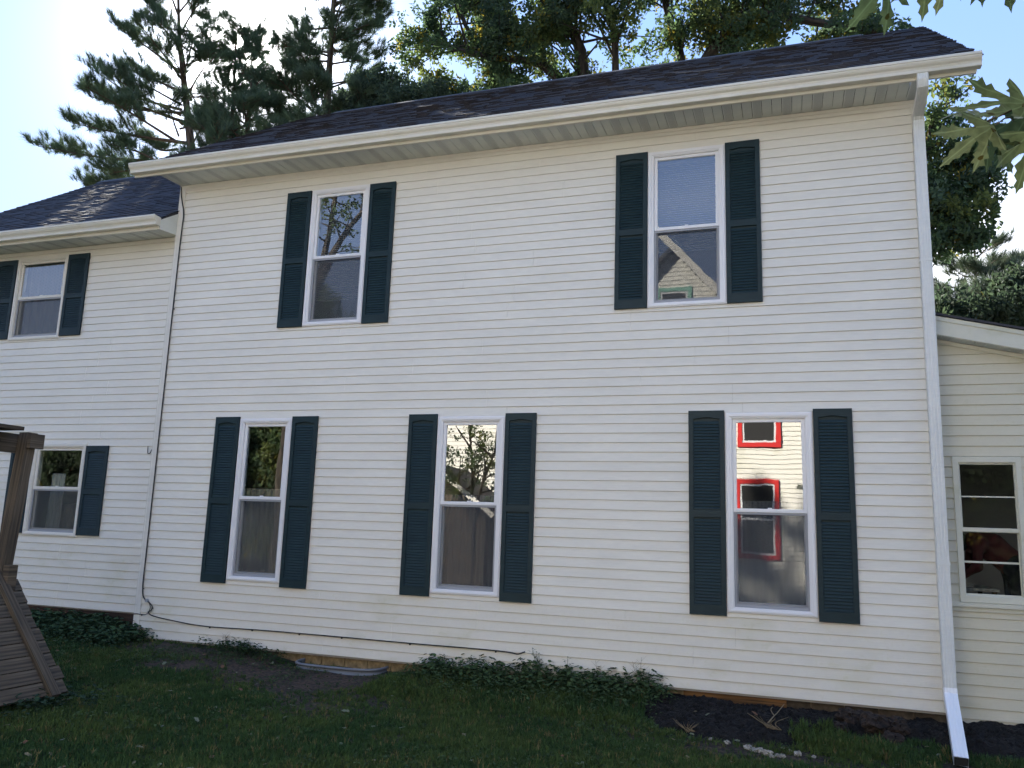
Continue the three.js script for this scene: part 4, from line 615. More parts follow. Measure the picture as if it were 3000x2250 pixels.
{
  const base = [12.4, -0.3, 8.6], t = thing('maple_tree', base, 'maple whose lobed leaves hang close in the upper right corner', 'tree'), rel = (p) => [p[0] - base[0], p[1] - base[1], p[2] - base[2]];
  part('trunk', merge([tube([[12.4, -0.35, 8.6], [12.35, 1.5, 8.6], [12.2, 3.2, 8.55], [12.3, 6.5, 8.6]].map(rel), 0.24, 0.1, 12, true, 0.12, 5), tube([[12.2, 3.0, 8.55], [10.9, 3.6, 8.0], [9.6, 3.3, 7.5], [8.75, 2.85, 7.25]].map(rel), 0.07, 0.012, 8), tube([[12.25, 4.2, 8.6], [13.4, 6, 9.4], [14.2, 7.6, 10]].map(rel), 0.09, 0.03, 8), tube([[12.25, 4.6, 8.6], [11.6, 6.2, 9.8], [11.2, 7.6, 10.8]].map(rel), 0.09, 0.03, 8)]), M.barkOak, t);
  const twigs = [[[8.75, 2.85, 7.25], [8.45, 2.62, 7.2], [8.2, 2.47, 7.22], [7.98, 2.46, 7.22]], [[8.75, 2.85, 7.25], [8.5, 2.45, 7.15], [8.3, 2.255, 7.11], [8.236, 2.232, 7.115], [8.16, 2.211, 7.091]], [[8.45, 2.62, 7.2], [8.3, 2.5, 7.16], [8.24, 2.42, 7.2]]];
  part('twig', merge(twigs.map((p) => tube(p.map(rel), 0.0035, 0.0018, 5))), M.twig, t);
  const geos = [mapleLeafGeo(0.35, 1.0, false, 1), mapleLeafGeo(0.55, 0.6, true, 2), mapleLeafGeo(0.2, 1.5, false, 3)];
  const tints = [[0.20, 0.26, 0.115], [0.15, 0.21, 0.095], [0.24, 0.29, 0.145], [0.11, 0.165, 0.08]].map((c) => { const m = M.mapleLeaf.clone(); m.color = lin(...c); return m; });
  // leaf base, direction of the tip, facing, size, tint
  const leaves = [
    [[8.030, 2.445, 7.214], [-0.55, -0.8, 0.05], [0.6, 0.1, 0.7], 0.85, 3], [[8.083, 2.450, 7.238], [-0.10, -0.95, 0.1], [0.05, 0.1, 1], 0.8, 0], [[8.122, 2.437, 7.262], [-0.35, -0.9, 0.1], [-0.25, 0.2, 1], 0.9, 2], [[8.152, 2.440, 7.242], [0.05, -0.95, 0.1], [0.1, 0.25, 1], 0.72, 1], [[8.180, 2.425, 7.270], [0.02, -1, 0.05], [-0.3, 0.2, 1], 0.8, 3], [[8.212, 2.43, 7.25], [0.1, -0.95, 0.1], [0.2, 0.3, 0.9], 0.85, 0], [[8.20, 2.45, 7.22], [0.3, -0.9, 0], [0.3, 0.1, 0.9], 0.7, 3],
    [[8.192, 2.262, 7.03], [-0.95, 0.25, 0.1], [0.1, 0.75, 0.65], 0.55, 2], [[8.235, 2.222, 7.13], [-0.95, 0.10, 0.1], [0.1, 0.45, 0.9], 0.87, 1], [[8.188, 2.200, 7.115], [-0.80, -0.55, 0.1], [0.2, 0.25, 0.95], 0.80, 2], [[8.190, 2.203, 7.08], [0.35, -0.90, 0.1], [-0.2, 0.2, 1], 0.58, 1], [[8.232, 2.165, 7.15], [-0.25, -0.95, 0.1], [0.25, 0.1, 0.95], 0.82, 0], [[8.245, 2.226, 7.09], [-0.5, -0.8, 0], [0.4, 0.25, 0.9], 0.74, 3], [[8.262, 2.25, 7.08], [0.2, -0.95, 0.1], [-0.1, 0.2, 1], 0.78, 1],
    [[8.36, 2.55, 7.18], [0.1, -0.95, 0.1], [0, 0.2, 1], 1, 0], [[8.5, 2.5, 7.15], [0.2, -0.95, 0.1], [0.2, 0.2, 1], 1, 1], [[8.62, 2.7, 7.2], [-0.2, -0.95, 0.1], [0.2, 0.2, 1], 1, 2]];
  leaves.forEach(([p, d, n, s, c], i) => {
    const y = V3(d).normalize(), zz = V3(n).normalize(), x = y.clone().cross(zz).normalize(), z = x.clone().cross(y), o = part('leaf', geos[i % 3], tints[c], t);
    o.position.set(...rel(p)); o.quaternion.setFromRotationMatrix(new THREE.Matrix4().makeBasis(x, y, z)); o.scale.setScalar(s);
    if (i > 6 && i < 14) part('leaf_stalk', tube([rel(p), rel([p[0] + 0.02 * (i % 2), p[1] + 0.012, p[2]]), rel(i === 7 ? [8.185, 2.215, 7.09] : [p[0] + 0.03, p[1] + 0.008, p[2] - 0.01])], 0.0011, 0.0011, 4), M.twig, t);
  });
  const R = rng(71), ms = [], cols = []; for (const [cx, cy, cz, r] of [[14.0, 7.6, 10.0, 1.7], [11.2, 7.8, 10.8, 1.6], [12.5, 8.2, 9.0, 1.7], [13.2, 6.2, 9.2, 1.2], [10.6, 4.4, 8.6, 0.7]]) for (let i = 0; i < 170; i++) { const a = R() * 6.283, z = R() * 2 - 1, q = Math.cbrt(R()) * r, s = Math.sqrt(1 - z * z); ms.push(place(rel([cx + s * Math.cos(a) * q, cy + z * q * 0.7, cz + s * Math.sin(a) * q]), R() * 6, R() * 6, R() * 6, 1.1)); cols.push(lin(0.06 + 0.05 * R(), 0.09 + 0.05 * R(), 0.03)); }
  instanced('crown', oakSprig, M.oakLeaf, ms, t, cols).userData.kind = 'stuff';
}
// ---------------------------------------------------------------- the neighbour's house across the yard, mirrored in the windows
{
  const h = thing('neighbor_house', [4, -0.3, 12.2], 'sunlit cream gabled house with red window trim mirrored in the windows', 'house'), X = 4, Y = -0.3;
  const zf = 0, sh = new THREE.Shape([[-1.8 - X, -0.2], [9.9 - X, -0.2], [9.9 - X, 4.6], [8.75 - X, 4.75], [5.1 - X, 8.80], [1.45 - X, 4.75], [-1.8 - X, 4.6]].map((p) => new THREE.Vector2(...p)));
  const wins = [[6.78, 7.57, 3.75, 5.05], [6.70, 7.50, 1.05, 2.75], [2.4, 3.2, 3.7, 5.0], [1.8, 2.6, 1.05, 2.75], [4.75, 5.45, 7.2, 7.75]];
  const body = new THREE.ExtrudeGeometry(sh, { depth: 7, bevelEnabled: false }); body.translate(0, 0, zf); part('wall', metreUV(body), M.neighbor, h);
  const l = []; for (let y = -0.15; y < 9.2; y += 0.115) { const half = y < 4.75 ? null : (9.10 - y) / 1.1096; const a = half === null ? -1.8 : 5.1 - half + 0.02, b = half === null ? 9.9 : 5.1 + half - 0.02; if (b - a < 0.1) continue; l.push(alongX([[-0.003, y], [-0.003, y + 0.113], [-0.005, y + 0.113], [-0.022, y]], a - X, b - X)); } part('siding', merge(l), M.neighbor, h).userData.kind = 'stuff';
  wins.forEach(([a, b, c, d], i) => { const w = sub('window', h), tr = i === 4 ? M.greenTrim : M.redTrim; part('frame', ring(a - 0.11 - X, b + 0.11 - X, c - 0.11 - Y, d + 0.11 - Y, 0.11, 0.11, 0.11, 0.11, -0.06, -0.02), tr, w); part('sash', merge([ring(a - X, b - X, c - Y, d - Y, 0.05, 0.05, 0.05, 0.05, -0.045, -0.024), box(a - X, b - X, (c + d) / 2 - Y - 0.025, (c + d) / 2 - Y + 0.025, -0.05, -0.026)]), M.vinyl, w); part('pane', box(a + 0.02 - X, b - 0.02 - X, c + 0.02 - Y, d - 0.02 - Y, -0.035, -0.0285), M.dark, w); });
  const rakeL = [[1.25, 4.6], [5.1, 8.85], [5.1, 9.0], [1.1, 4.6]], rakeR = [[8.95, 4.6], [5.1, 8.85], [5.1, 9.0], [9.1, 4.6]];
  const roofs = []; for (const rk of [rakeL, rakeR]) { const s = new THREE.Shape(rk.map(([x, y]) => new THREE.Vector2(x - X, y - Y))), g = new THREE.ExtrudeGeometry(s, { depth: 7.3, bevelEnabled: false }); g.translate(0, 0, -0.25); roofs.push(metreUV(g)); }
  part('roof', merge(roofs), M.roofDeck, h);
  const bd = []; for (const s of [-1, 1]) { const g = box(0, 5.9, -0.1, 0.08, -0.275, -0.252); g.rotateZ(-s * 0.8386 + (s < 0 ? 0 : 0)); bd.push(s < 0 ? g.rotateY(Math.PI).translate(0, 0, -0.528) : g); } bd.forEach((g) => g.translate(5.1 - X, 8.93 - Y, 0)); part('rake_board', merge(bd), M.trim, h);
  part('corner_board', merge([box(-1.86 - X, -1.7 - X, -0.2, 5.2, -0.03, 0.1), box(9.82 - X, 9.96 - X, -0.2, 5.2, -0.03, 0.1)]), M.redTrim, h);
  const s = thing('garden_shed', [-0.45, 0.1, 11.0], 'low dark-roofed shed across the yard mirrored in the middle window', 'shed');
  part('wall', box(-1.3, 1.3, -0.45, 1.75, -0.9, 0.9), M.woodDark, s);
  const rs = new THREE.Shape([[-1.6, 1.55], [0, 2.75], [1.6, 1.55], [1.6, 1.68], [0, 2.9], [-1.6, 1.68]].map((p) => new THREE.Vector2(...p))), rg = new THREE.ExtrudeGeometry(rs, { depth: 2.2, bevelEnabled: false }); rg.translate(0, 0, -1.1); part('roof', metreUV(rg), M.roofDeck, s);
  const gs = new THREE.Shape([[-1.3, 1.75], [1.3, 1.75], [0, 2.72]].map((p) => new THREE.Vector2(...p))), gg = new THREE.ExtrudeGeometry(gs, { depth: 1.8, bevelEnabled: false }); gg.translate(0, 0, -0.9); part('gable', metreUV(gg), M.woodDark, s);
  part('rake_board', merge([-1, 1].map((k) => { const g = box(0, 1.95, -0.05, 0.07, -1.13, -1.105); g.rotateZ(k > 0 ? -0.65 : Math.PI + 0.65); g.translate(0, 2.83, 0); return g; })), M.trim, s);
}
// ---------------------------------------------------------------- a person bending over a table inside the addition
function sdfMesh(caps, c, half, res, blend) {
  const mc = new MarchingCubes(res, M.skin, false, false, 200000); mc.isolation = 0; const f = mc.field;
  const seg = caps.map(([a, b, r0, r1]) => { const A = V3(a), B = V3(b); return [A, B.clone().sub(A), r0, r1]; }), p = new THREE.Vector3(), q = new THREE.Vector3();
  for (let k = 0; k < res; k++) for (let j = 0; j < res; j++) for (let i = 0; i < res; i++) {
    p.set(c[0] + ((i - res / 2) / (res / 2)) * half, c[1] + ((j - res / 2) / (res / 2)) * half, c[2] + ((k - res / 2) / (res / 2)) * half);
    let s = 0; for (const [A, AB, r0, r1] of seg) { const t = clamp(q.copy(p).sub(A).dot(AB) / Math.max(AB.lengthSq(), 1e-9), 0, 1), d = q.copy(A).addScaledVector(AB, t).distanceTo(p) - lerp(r0, r1, t); s += Math.exp(-d / blend); }
    f[i + j * res + k * res * res] = blend * Math.log(Math.max(s, 1e-30));
  }
  mc.update(); const n = mc.count, g = new THREE.BufferGeometry(), P = mc.positionArray.slice(0, n * 3), Nn = mc.normalArray.slice(0, n * 3);
  for (let i = 0; i < n; i++) for (let a = 0; a < 3; a++) P[i * 3 + a] = c[a] + P[i * 3 + a] * half;
  g.setAttribute('position', new THREE.BufferAttribute(P, 3)); g.setAttribute('normal', new THREE.BufferAttribute(Nn, 3)); g.computeVertexNormals(); return metreUV(g);
}
{
  const o = thing('person', [10.1, 0.3, -1.75], 'person in a maroon top bending over a table behind the addition window', 'person');
  const hand = (w, d) => { const a = []; const tip = (x, y, z) => [w[0] + x, w[1] + y, w[2] + z]; a.push([w, tip(-0.07, -0.012, 0), 0.028, 0.034]); [-0.03, -0.01, 0.01, 0.03].forEach((z, i) => { const l = [0.055, 0.068, 0.07, 0.058][i]; a.push([tip(-0.085, -0.014, z), tip(-0.085 - l * 0.6, -0.022, z * 1.1), 0.011, 0.0095]); a.push([tip(-0.085 - l * 0.6, -0.022, z * 1.1), tip(-0.085 - l, -0.045, z * 1.1), 0.0095, 0.008]); }); a.push([tip(-0.03, -0.01, 0.03 * d), tip(-0.075, -0.03, 0.055 * d), 0.013, 0.010]); a.push([tip(-0.075, -0.03, 0.055 * d), tip(-0.1, -0.045, 0.045 * d), 0.010, 0.008]); return a; };
  const legs = [[[0.04, 0.95, 0.09], [0.06, 0.5, 0.1], 0.1, 0.065], [[0.06, 0.5, 0.1], [0.09, 0.1, 0.1], 0.062, 0.045], [[0.04, 0.95, -0.09], [0.02, 0.5, -0.1], 0.1, 0.065], [[0.02, 0.5, -0.1], [0.06, 0.1, -0.1], 0.062, 0.045], [[0.08, 0.06, 0.1], [-0.08, 0.035, 0.12], 0.045, 0.035], [[0.05, 0.06, -0.1], [-0.1, 0.035, -0.12], 0.045, 0.035], [[0.04, 0.97, -0.07], [0.04, 0.97, 0.07], 0.13, 0.13]];
  const torso = [[[0.02, 1.0, 0], [-0.17, 1.17, 0], 0.145, 0.135], [[-0.17, 1.17, 0], [-0.33, 1.21, 0], 0.145, 0.12], [[-0.31, 1.20, -0.13], [-0.31, 1.20, 0.13], 0.085, 0.085], [[-0.33, 1.19, 0.17], [-0.36, 0.96, 0.22], 0.055, 0.045], [[-0.36, 0.96, 0.22], [-0.5, 0.84, 0.16], 0.043, 0.032], [[-0.33, 1.19, -0.17], [-0.36, 0.96, -0.22], 0.055, 0.045], [[-0.36, 0.96, -0.22], [-0.52, 0.84, -0.14], 0.043, 0.032]];
  const head = [[[-0.36, 1.2, 0], [-0.46, 1.2, 0], 0.058, 0.055], [[-0.52, 1.205, 0], [-0.56, 1.15, 0], 0.088, 0.072], [[-0.615, 1.135, 0], [-0.635, 1.125, 0], 0.014, 0.012], [[-0.585, 1.09, -0.02], [-0.585, 1.09, 0.02], 0.014, 0.014], [[-0.51, 1.17, 0.088], [-0.52, 1.2, 0.09], 0.014, 0.017], [[-0.51, 1.17, -0.088], [-0.52, 1.2, -0.09], 0.014, 0.017]];
  part('body', merge([sdfMesh(head, [-0.5, 1.17, 0], 0.2, 60, 0.008), sdfMesh(hand([-0.5, 0.84, 0.16], -1), [-0.58, 0.82, 0.16], 0.13, 60, 0.003), sdfMesh(hand([-0.52, 0.84, -0.14], 1), [-0.6, 0.82, -0.14], 0.13, 60, 0.003)]), M.skin, o);
  part('shirt', sdfMesh(torso, [-0.2, 1.05, 0], 0.45, 64, 0.02), M.maroon, o); part('trousers', sdfMesh(legs, [0, 0.5, 0], 0.66, 72, 0.02), M.navy, o);
  part('hair', sdfMesh([[[-0.485, 1.235, 0], [-0.5, 1.2, 0], 0.085, 0.092], [[-0.54, 1.245, 0], [-0.5, 1.25, 0], 0.07, 0.08], [[-0.47, 1.18, -0.04], [-0.47, 1.18, 0.04], 0.06, 0.06]], [-0.5, 1.2, 0], 0.2, 48, 0.012), M.dark, o);
  const t = thing('table', [9.6, 0.3, -1.75], 'small pale table under the bending person inside the addition', 'table'); part('table_top', box(-0.3, 0.3, 0.71, 0.74, -0.4, 0.4), M.curtainPale, t); const lg = box(-0.02, 0.02, 0, 0.709, -0.02, 0.02); for (const [x, z] of [[-0.26, -0.36], [0.26, -0.36], [-0.26, 0.36], [0.26, 0.36]]) { const q = part('leg', lg, M.wood, t); q.position.set(x, 0, z); }
  const pp = part('paper', box(-0.14, 0.14, 0, 0.004, -0.1, 0.1), M.paper, scene); pp.name = 'paper'; pp.position.set(9.55, 1.0415, -1.7); pp.rotation.y = 0.3; tag(pp, 'white sheet of paper on the table inside the addition', 'paper');
}
// ---------------------------------------------------------------- soil bed, lawn, weeds and litter
const bedEdge = (x) => interp([[6.25, 0.12], [6.42, 0.6], [6.72, 0.98], [7.3, 1.15], [7.75, 1.06], [8.02, 0.72], [8.35, 0.55], [8.75, 0.5], [9.1, 0.62], [9.6, 0.66], [10.6, 0.66]], x);
function bedIn(x, z) { return Math.min(sstep(0, 0.22, bedEdge(x) - z + 0.07 * (fbm(x * 5, z * 5, 3, 3) - 0.5)), sstep(6.22, 6.5, x)); }
const bedTop = (x, z) => ground(x, z) - 0.05 + bedIn(x, z) * (0.075 + 0.05 * fbm(x * 3 + 4, z * 3, 6, 3) + 0.06 * (fbm(x * 13, z * 13, 7, 3) - 0.3) + 0.03 * (fbm(x * 34, z * 34, 8, 2) - 0.5)) + 0.02 * (x > 9.2 ? 1 : 0);
{
  const pos = [], uv = [], idx = [], nx = 300, nz = 100; for (let j = 0; j <= nz; j++) for (let i = 0; i <= nx; i++) { const x = lerp(6.15, 10.8, i / nx), z = lerp(-0.36, 1.2, j / nz); pos.push(x, bedTop(x, z), z); uv.push(x * 1.7, z * 1.7); }
  for (let j = 0; j < nz; j++) for (let i = 0; i < nx; i++) { const a = j * (nx + 1) + i; idx.push(a, a + nx + 1, a + 1, a + 1, a + nx + 1, a + nx + 2); }
  const g = new THREE.BufferGeometry(); g.setAttribute('position', new THREE.Float32BufferAttribute(pos, 3)); g.setAttribute('uv', new THREE.Float32BufferAttribute(uv, 2)); g.setIndex(idx); g.computeVertexNormals();
  tag(part('soil_bed', g, M.soil, scene), 'black heaped soil bed below the siding at the downspout end', 'soil', null, 'structure');
}
const surf = (x, z) => Math.max(ground(x, z), x > 6.15 && x < 10.8 && z > -0.36 && z < 1.2 ? bedTop(x, z) : -9);
{
  const R = rng(101), pos = []; for (let i = 0; i < 9; i++) { const a = R() * 6.283, l = 0.04 + 0.045 * R(), w = 0.0028 + 0.002 * R(), b = 0.25 + 0.7 * R(), ox = (R() - 0.5) * 0.05, oz = (R() - 0.5) * 0.05, s = [Math.sin(a) * w, -Math.cos(a) * w], m = [ox + Math.cos(a) * Math.sin(b * 0.5) * l * 0.55, Math.cos(b * 0.5) * l * 0.55, oz + Math.sin(a) * Math.sin(b * 0.5) * l * 0.55], e = [m[0] + Math.cos(a) * Math.sin(b) * l * 0.5, m[1] + Math.cos(b) * l * 0.45, m[2] + Math.sin(a) * Math.sin(b) * l * 0.5]; const A = [ox - s[0], 0, oz - s[1]], B = [ox + s[0], 0, oz + s[1]], Cc = [m[0] + s[0] * 0.9, m[1], m[2] + s[1] * 0.9], D = [m[0] - s[0] * 0.9, m[1], m[2] - s[1] * 0.9]; pos.push(...A, ...B, ...Cc, ...A, ...Cc, ...D, ...D, ...Cc, ...e); }
  const tuft = new THREE.BufferGeometry(); tuft.setAttribute('position', new THREE.Float32BufferAttribute(pos, 3)); tuft.computeVertexNormals();
  const ms = [], cols = [];
  const sow = (n, x0, x1, z0, z1, f) => { for (let i = 0; i < n; i++) { const x = lerp(x0, x1, R()), z = lerp(z0, z1, R()), k = f(x, z); if (R() > k[0]) continue; const s = k[1] * (0.7 + 0.6 * R()); ms.push(place([x, surf(x, z) - 0.004, z], (R() - 0.5) * 0.3, R() * 6.283, (R() - 0.5) * 0.3, [s, s * (0.5 + 0.35 * R()), s])); const n2 = sstep(0.32, 0.68, fbm(x * 1.6 + 7, z * 1.6, 55, 4)), y = R() < 0.06 ? 1 : 0, q = 0.7 + 0.6 * R(); cols.push(lin(lerp(lerp(0.038, 0.066, n2), 0.17, y) * q, lerp(lerp(0.078, 0.104, n2), 0.145, y) * q, lerp(lerp(0.026, 0.030, n2), 0.06, y) * q)); } };
  const lawnF = (x, z) => { const b = bare(x, z), bed = x > 6.2 ? bedIn(x, z) : 0; if (bed > 0.25 || z < 0.02 || blob(x, z, 9.08, 0.98, 0.14, 0.2) > 0.3) return [0, 1]; const near = sstep(0.1, 0.9, z); return [clamp(1.05 - b * 1.1, 0.04, 1) * (0.55 + 0.45 * near), lerp(0.75, 1.05, fbm(x * 1.1, z * 1.1, 12, 3)) * (1 - 0.4 * b)]; };
  sow(105000, -4, 11.5, 0.02, 4.8, lawnF); sow(9000, -4, 13, 4.8, 11.5, lawnF);
  sow(2200, 7.8, 8.75, 0.5, 1.05, (x, z) => [blob(x, z, 8.25, 0.78, 0.32, 0.17), 1.35]);
  sow(900, 9.3, 10.4, 0.68, 0.95, () => [0.8, 1.2]);
  sow(2200, 3.7, 6.5, 0.25, 0.95, () => [0.7, 1.35]);
  const o = instanced('grass', tuft, M.grass, ms, scene, cols); tag(o, 'short shaded green lawn grass in front of the house', 'grass', null, 'stuff');
}
// broad-leaved ground cover
const weedGeo = (seed, round) => { const R = rng(seed), pos = []; for (let i = 0; i < 8; i++) { const a = R() * 6.283, h = 0.05 + 0.10 * R(), o = 0.02 + 0.07 * R(), l = 0.035 + 0.03 * R(), w = l * (round ? 0.5 : 0.3), tilt = 0.2 + 0.8 * R(), c = [Math.cos(a) * o, h, Math.sin(a) * o], d = [Math.cos(a) * Math.cos(tilt), -Math.sin(tilt) * 0.6 + 0.1, Math.sin(a) * Math.cos(tilt)], s = [-Math.sin(a), 0, Math.cos(a)]; const P = (u, v, k = 0) => [c[0] + d[0] * u * l + s[0] * v * w, c[1] + d[1] * u * l + k, c[2] + d[2] * u * l + s[2] * v * w]; const ol = round ? [[-0.1, 0.45], [0.25, 1], [0.65, 0.8], [1, 0]] : [[0, 0.35], [0.35, 1], [0.7, 0.55], [1, 0]]; const ctr = (u) => P(u, 0, -0.004); for (const sg of [1, -1]) { let pu = -0.05, pv = 0; for (const [u, v] of ol) { pos.push(...ctr(Math.max(pu, 0)), ...P(pu, pv * sg), ...P(u, v * sg)); pos.push(...ctr(Math.max(pu, 0)), ...P(u, v * sg), ...ctr(Math.min(u, 0.999))); pu = u; pv = v; } } pos.push(-0.0015, 0, 0, 0.0015, 0, 0, c[0], c[1], c[2]); } const g = new THREE.BufferGeometry(); g.setAttribute('position', new THREE.Float32BufferAttribute(pos, 3)); g.computeVertexNormals(); return g; };
const wA = weedGeo(3, true), wB = weedGeo(9, false);
{
  const grow = (name, geo, seed, n, x0, x1, z0, z1, f, base, label) => { const R = rng(seed), ms = [], cols = []; for (let i = 0; i < n; i++) { const x = lerp(x0, x1, R()), z = lerp(z0, z1, R()), k = f(x, z); if (R() > k[0]) continue; ms.push(place([x, surf(x, z) + (k[2] ?? 0) * R() - 0.01, z], (R() - 0.5) * 0.5, R() * 6.283, (R() - 0.5) * 0.5, k[1] * (0.7 + 0.6 * R()))); const q = 0.65 + 0.7 * R(); cols.push(lin(base[0] * q, base[1] * q, base[2] * q)); } tag(instanced(name, geo, M.weed, ms, scene, cols), label, 'ground cover', null, 'stuff'); };
  grow('ground_cover', wA, 5, 2600, -4.2, 0.42, -0.08, 1.0, (x, z) => { const h = sstep(0.95, 0.25, z + 0.25 * (fbm(x * 2.3, z * 2.3, 8, 3) - 0.5)) * sstep(0.45, 0.05, x); return [h, 0.62 + 0.3 * h, 0.11 * h * (0.3 + fbm(x * 2.7, z, 4, 2))]; }, [0.040, 0.076, 0.034], 'low leafy weeds massed along the foot of the wing wall');
  grow('ground_cover_patch', wB, 6, 1500, 3.75, 6.75, 0.0, 0.95, (x, z) => { const h = sstep(0.9, 0.1, z + 0.3 * (fbm(x * 2.3, z * 2.3, 18, 3) - 0.5)) * sstep(3.7, 4.3, x) * sstep(6.8, 6.4, x); return [h, 0.62 + 0.4 * h, 0.12 * h * (0.3 + fbm(x * 3, z, 14, 2))]; }, [0.050, 0.084, 0.032], 'rank green weeds along the wall left of the black soil');
  grow('clover', wA, 7, 14000, -3, 10.5, 0.3, 4.6, (x, z) => [x > 6.2 && bedIn(x, z) > 0.2 ? 0 : 0.08 + 0.92 * sstep(0.44, 0.62, fbm(x * 1.1 + 3, z * 1.1, 23, 4)), 0.36, 0], [0.052, 0.086, 0.036], 'patches of clover and small weeds in the lawn');
  grow('ground_cover_sprigs', wB, 8, 260, 1.0, 2.3, 0.05, 0.4, (x, z) => [blob(x, z, 1.75, 0.18, 0.4, 0.14), 0.8, 0.05], [0.03, 0.055, 0.022], 'small weeds at the wall under the narrow lower window');
  grow('ground_cover_clump', wB, 12, 420, 0.6, 2.3, 2.35, 3.5, (x, z) => [blob(x, z, 1.4, 3.0, 0.8, 0.3), 1.0, 0.04], [0.026, 0.05, 0.028], 'dim weeds round the foot of the playset');
}
// single weeds standing against the siding
function weed(x, z, stems, label, leafy, h, lie = 0.25, comb = !leafy) {
  const y = surf(x, z), t = thing('weed', [x, y - 0.01, z], label, 'weed'), R = rng(Math.round(x * 100)), st = [], lf = [];
  for (let i = 0; i < stems; i++) { const a = R() * 3.1416, l = h * (0.7 + 0.5 * R()), dx = Math.cos(a) * lie * l, dz = Math.abs(Math.sin(a)) * lie * 0.6 * l; st.push(tube([[0.01 * i, 0, 0], [dx * 0.4, l * 0.5, dz * 0.5], [dx, l, dz]], 0.003, 0.0012, 4)); const n = leafy ? 5 : 0; for (let k = 0; k < n; k++) { const f = 0.35 + 0.65 * (k / (n - 1)), g = (k % 2 ? wA : wB).clone(); g.scale(0.42, 0.42, 0.42); g.translate(dx * f * f, l * f - 0.03, dz * f + 0.012); lf.push(g); } if (comb) for (let k = 0; k < 6; k++) { const f = 0.45 + 0.09 * k, s = k % 2 ? 1 : -1; st.push(tube([[dx * f, l * f, dz * f], [dx * f + s * 0.05, l * f + 0.05, dz * f + 0.01]], 0.0015, 0.0008, 3, false)); } }
  part('stem', merge(st), leafy ? M.weedStem : M.dryStem, t); if (lf.length) part('leaf', merge(lf.map((g) => (g.attributes.uv ? g : g))), M.weedLeaf, t);
}
M.weedStem = mat({ color: lin(0.05, 0.07, 0.03), roughness: 0.8 }); M.weedLeaf = leafMat(0.036, 0.068, 0.026, 0.22);
weed(4.25, 0.06, 3, 'leafy weed against the siding right of the window well', true, 0.2);
weed(4.62, 0.06, 3, 'broad-leaved weed under the black cable near its loose end', true, 0.24);
weed(5.35, 0.07, 4, 'tall heart-leaved weed below the middle of the wall', true, 0.3);
weed(5.62, 0.07, 3, 'round-leaved weed touching the siding left of the dry stalks', true, 0.26);
weed(5.98, 0.06, 2, 'thin dry grass stalks against the bottom siding', false, 0.36);
weed(6.38, 0.08, 4, 'twiggy seeded weed at the left end of the black soil', false, 0.34);
weed(1.45, 0.06, 3, 'feathery weed by the wall below the narrow window', false, 0.16);
weed(1.72, 0.06, 3, 'bushy little weed by the wall below the narrow window shutter', true, 0.16);
weed(6.95, 0.93, 14, 'dead straw-coloured weed tuft on the front edge of the soil bed', false, 0.10, 1.2, false);
weed(7.62, 0.80, 12, 'pulled dry weed lying at the middle of the soil bed edge', false, 0.11, 1.5, false);
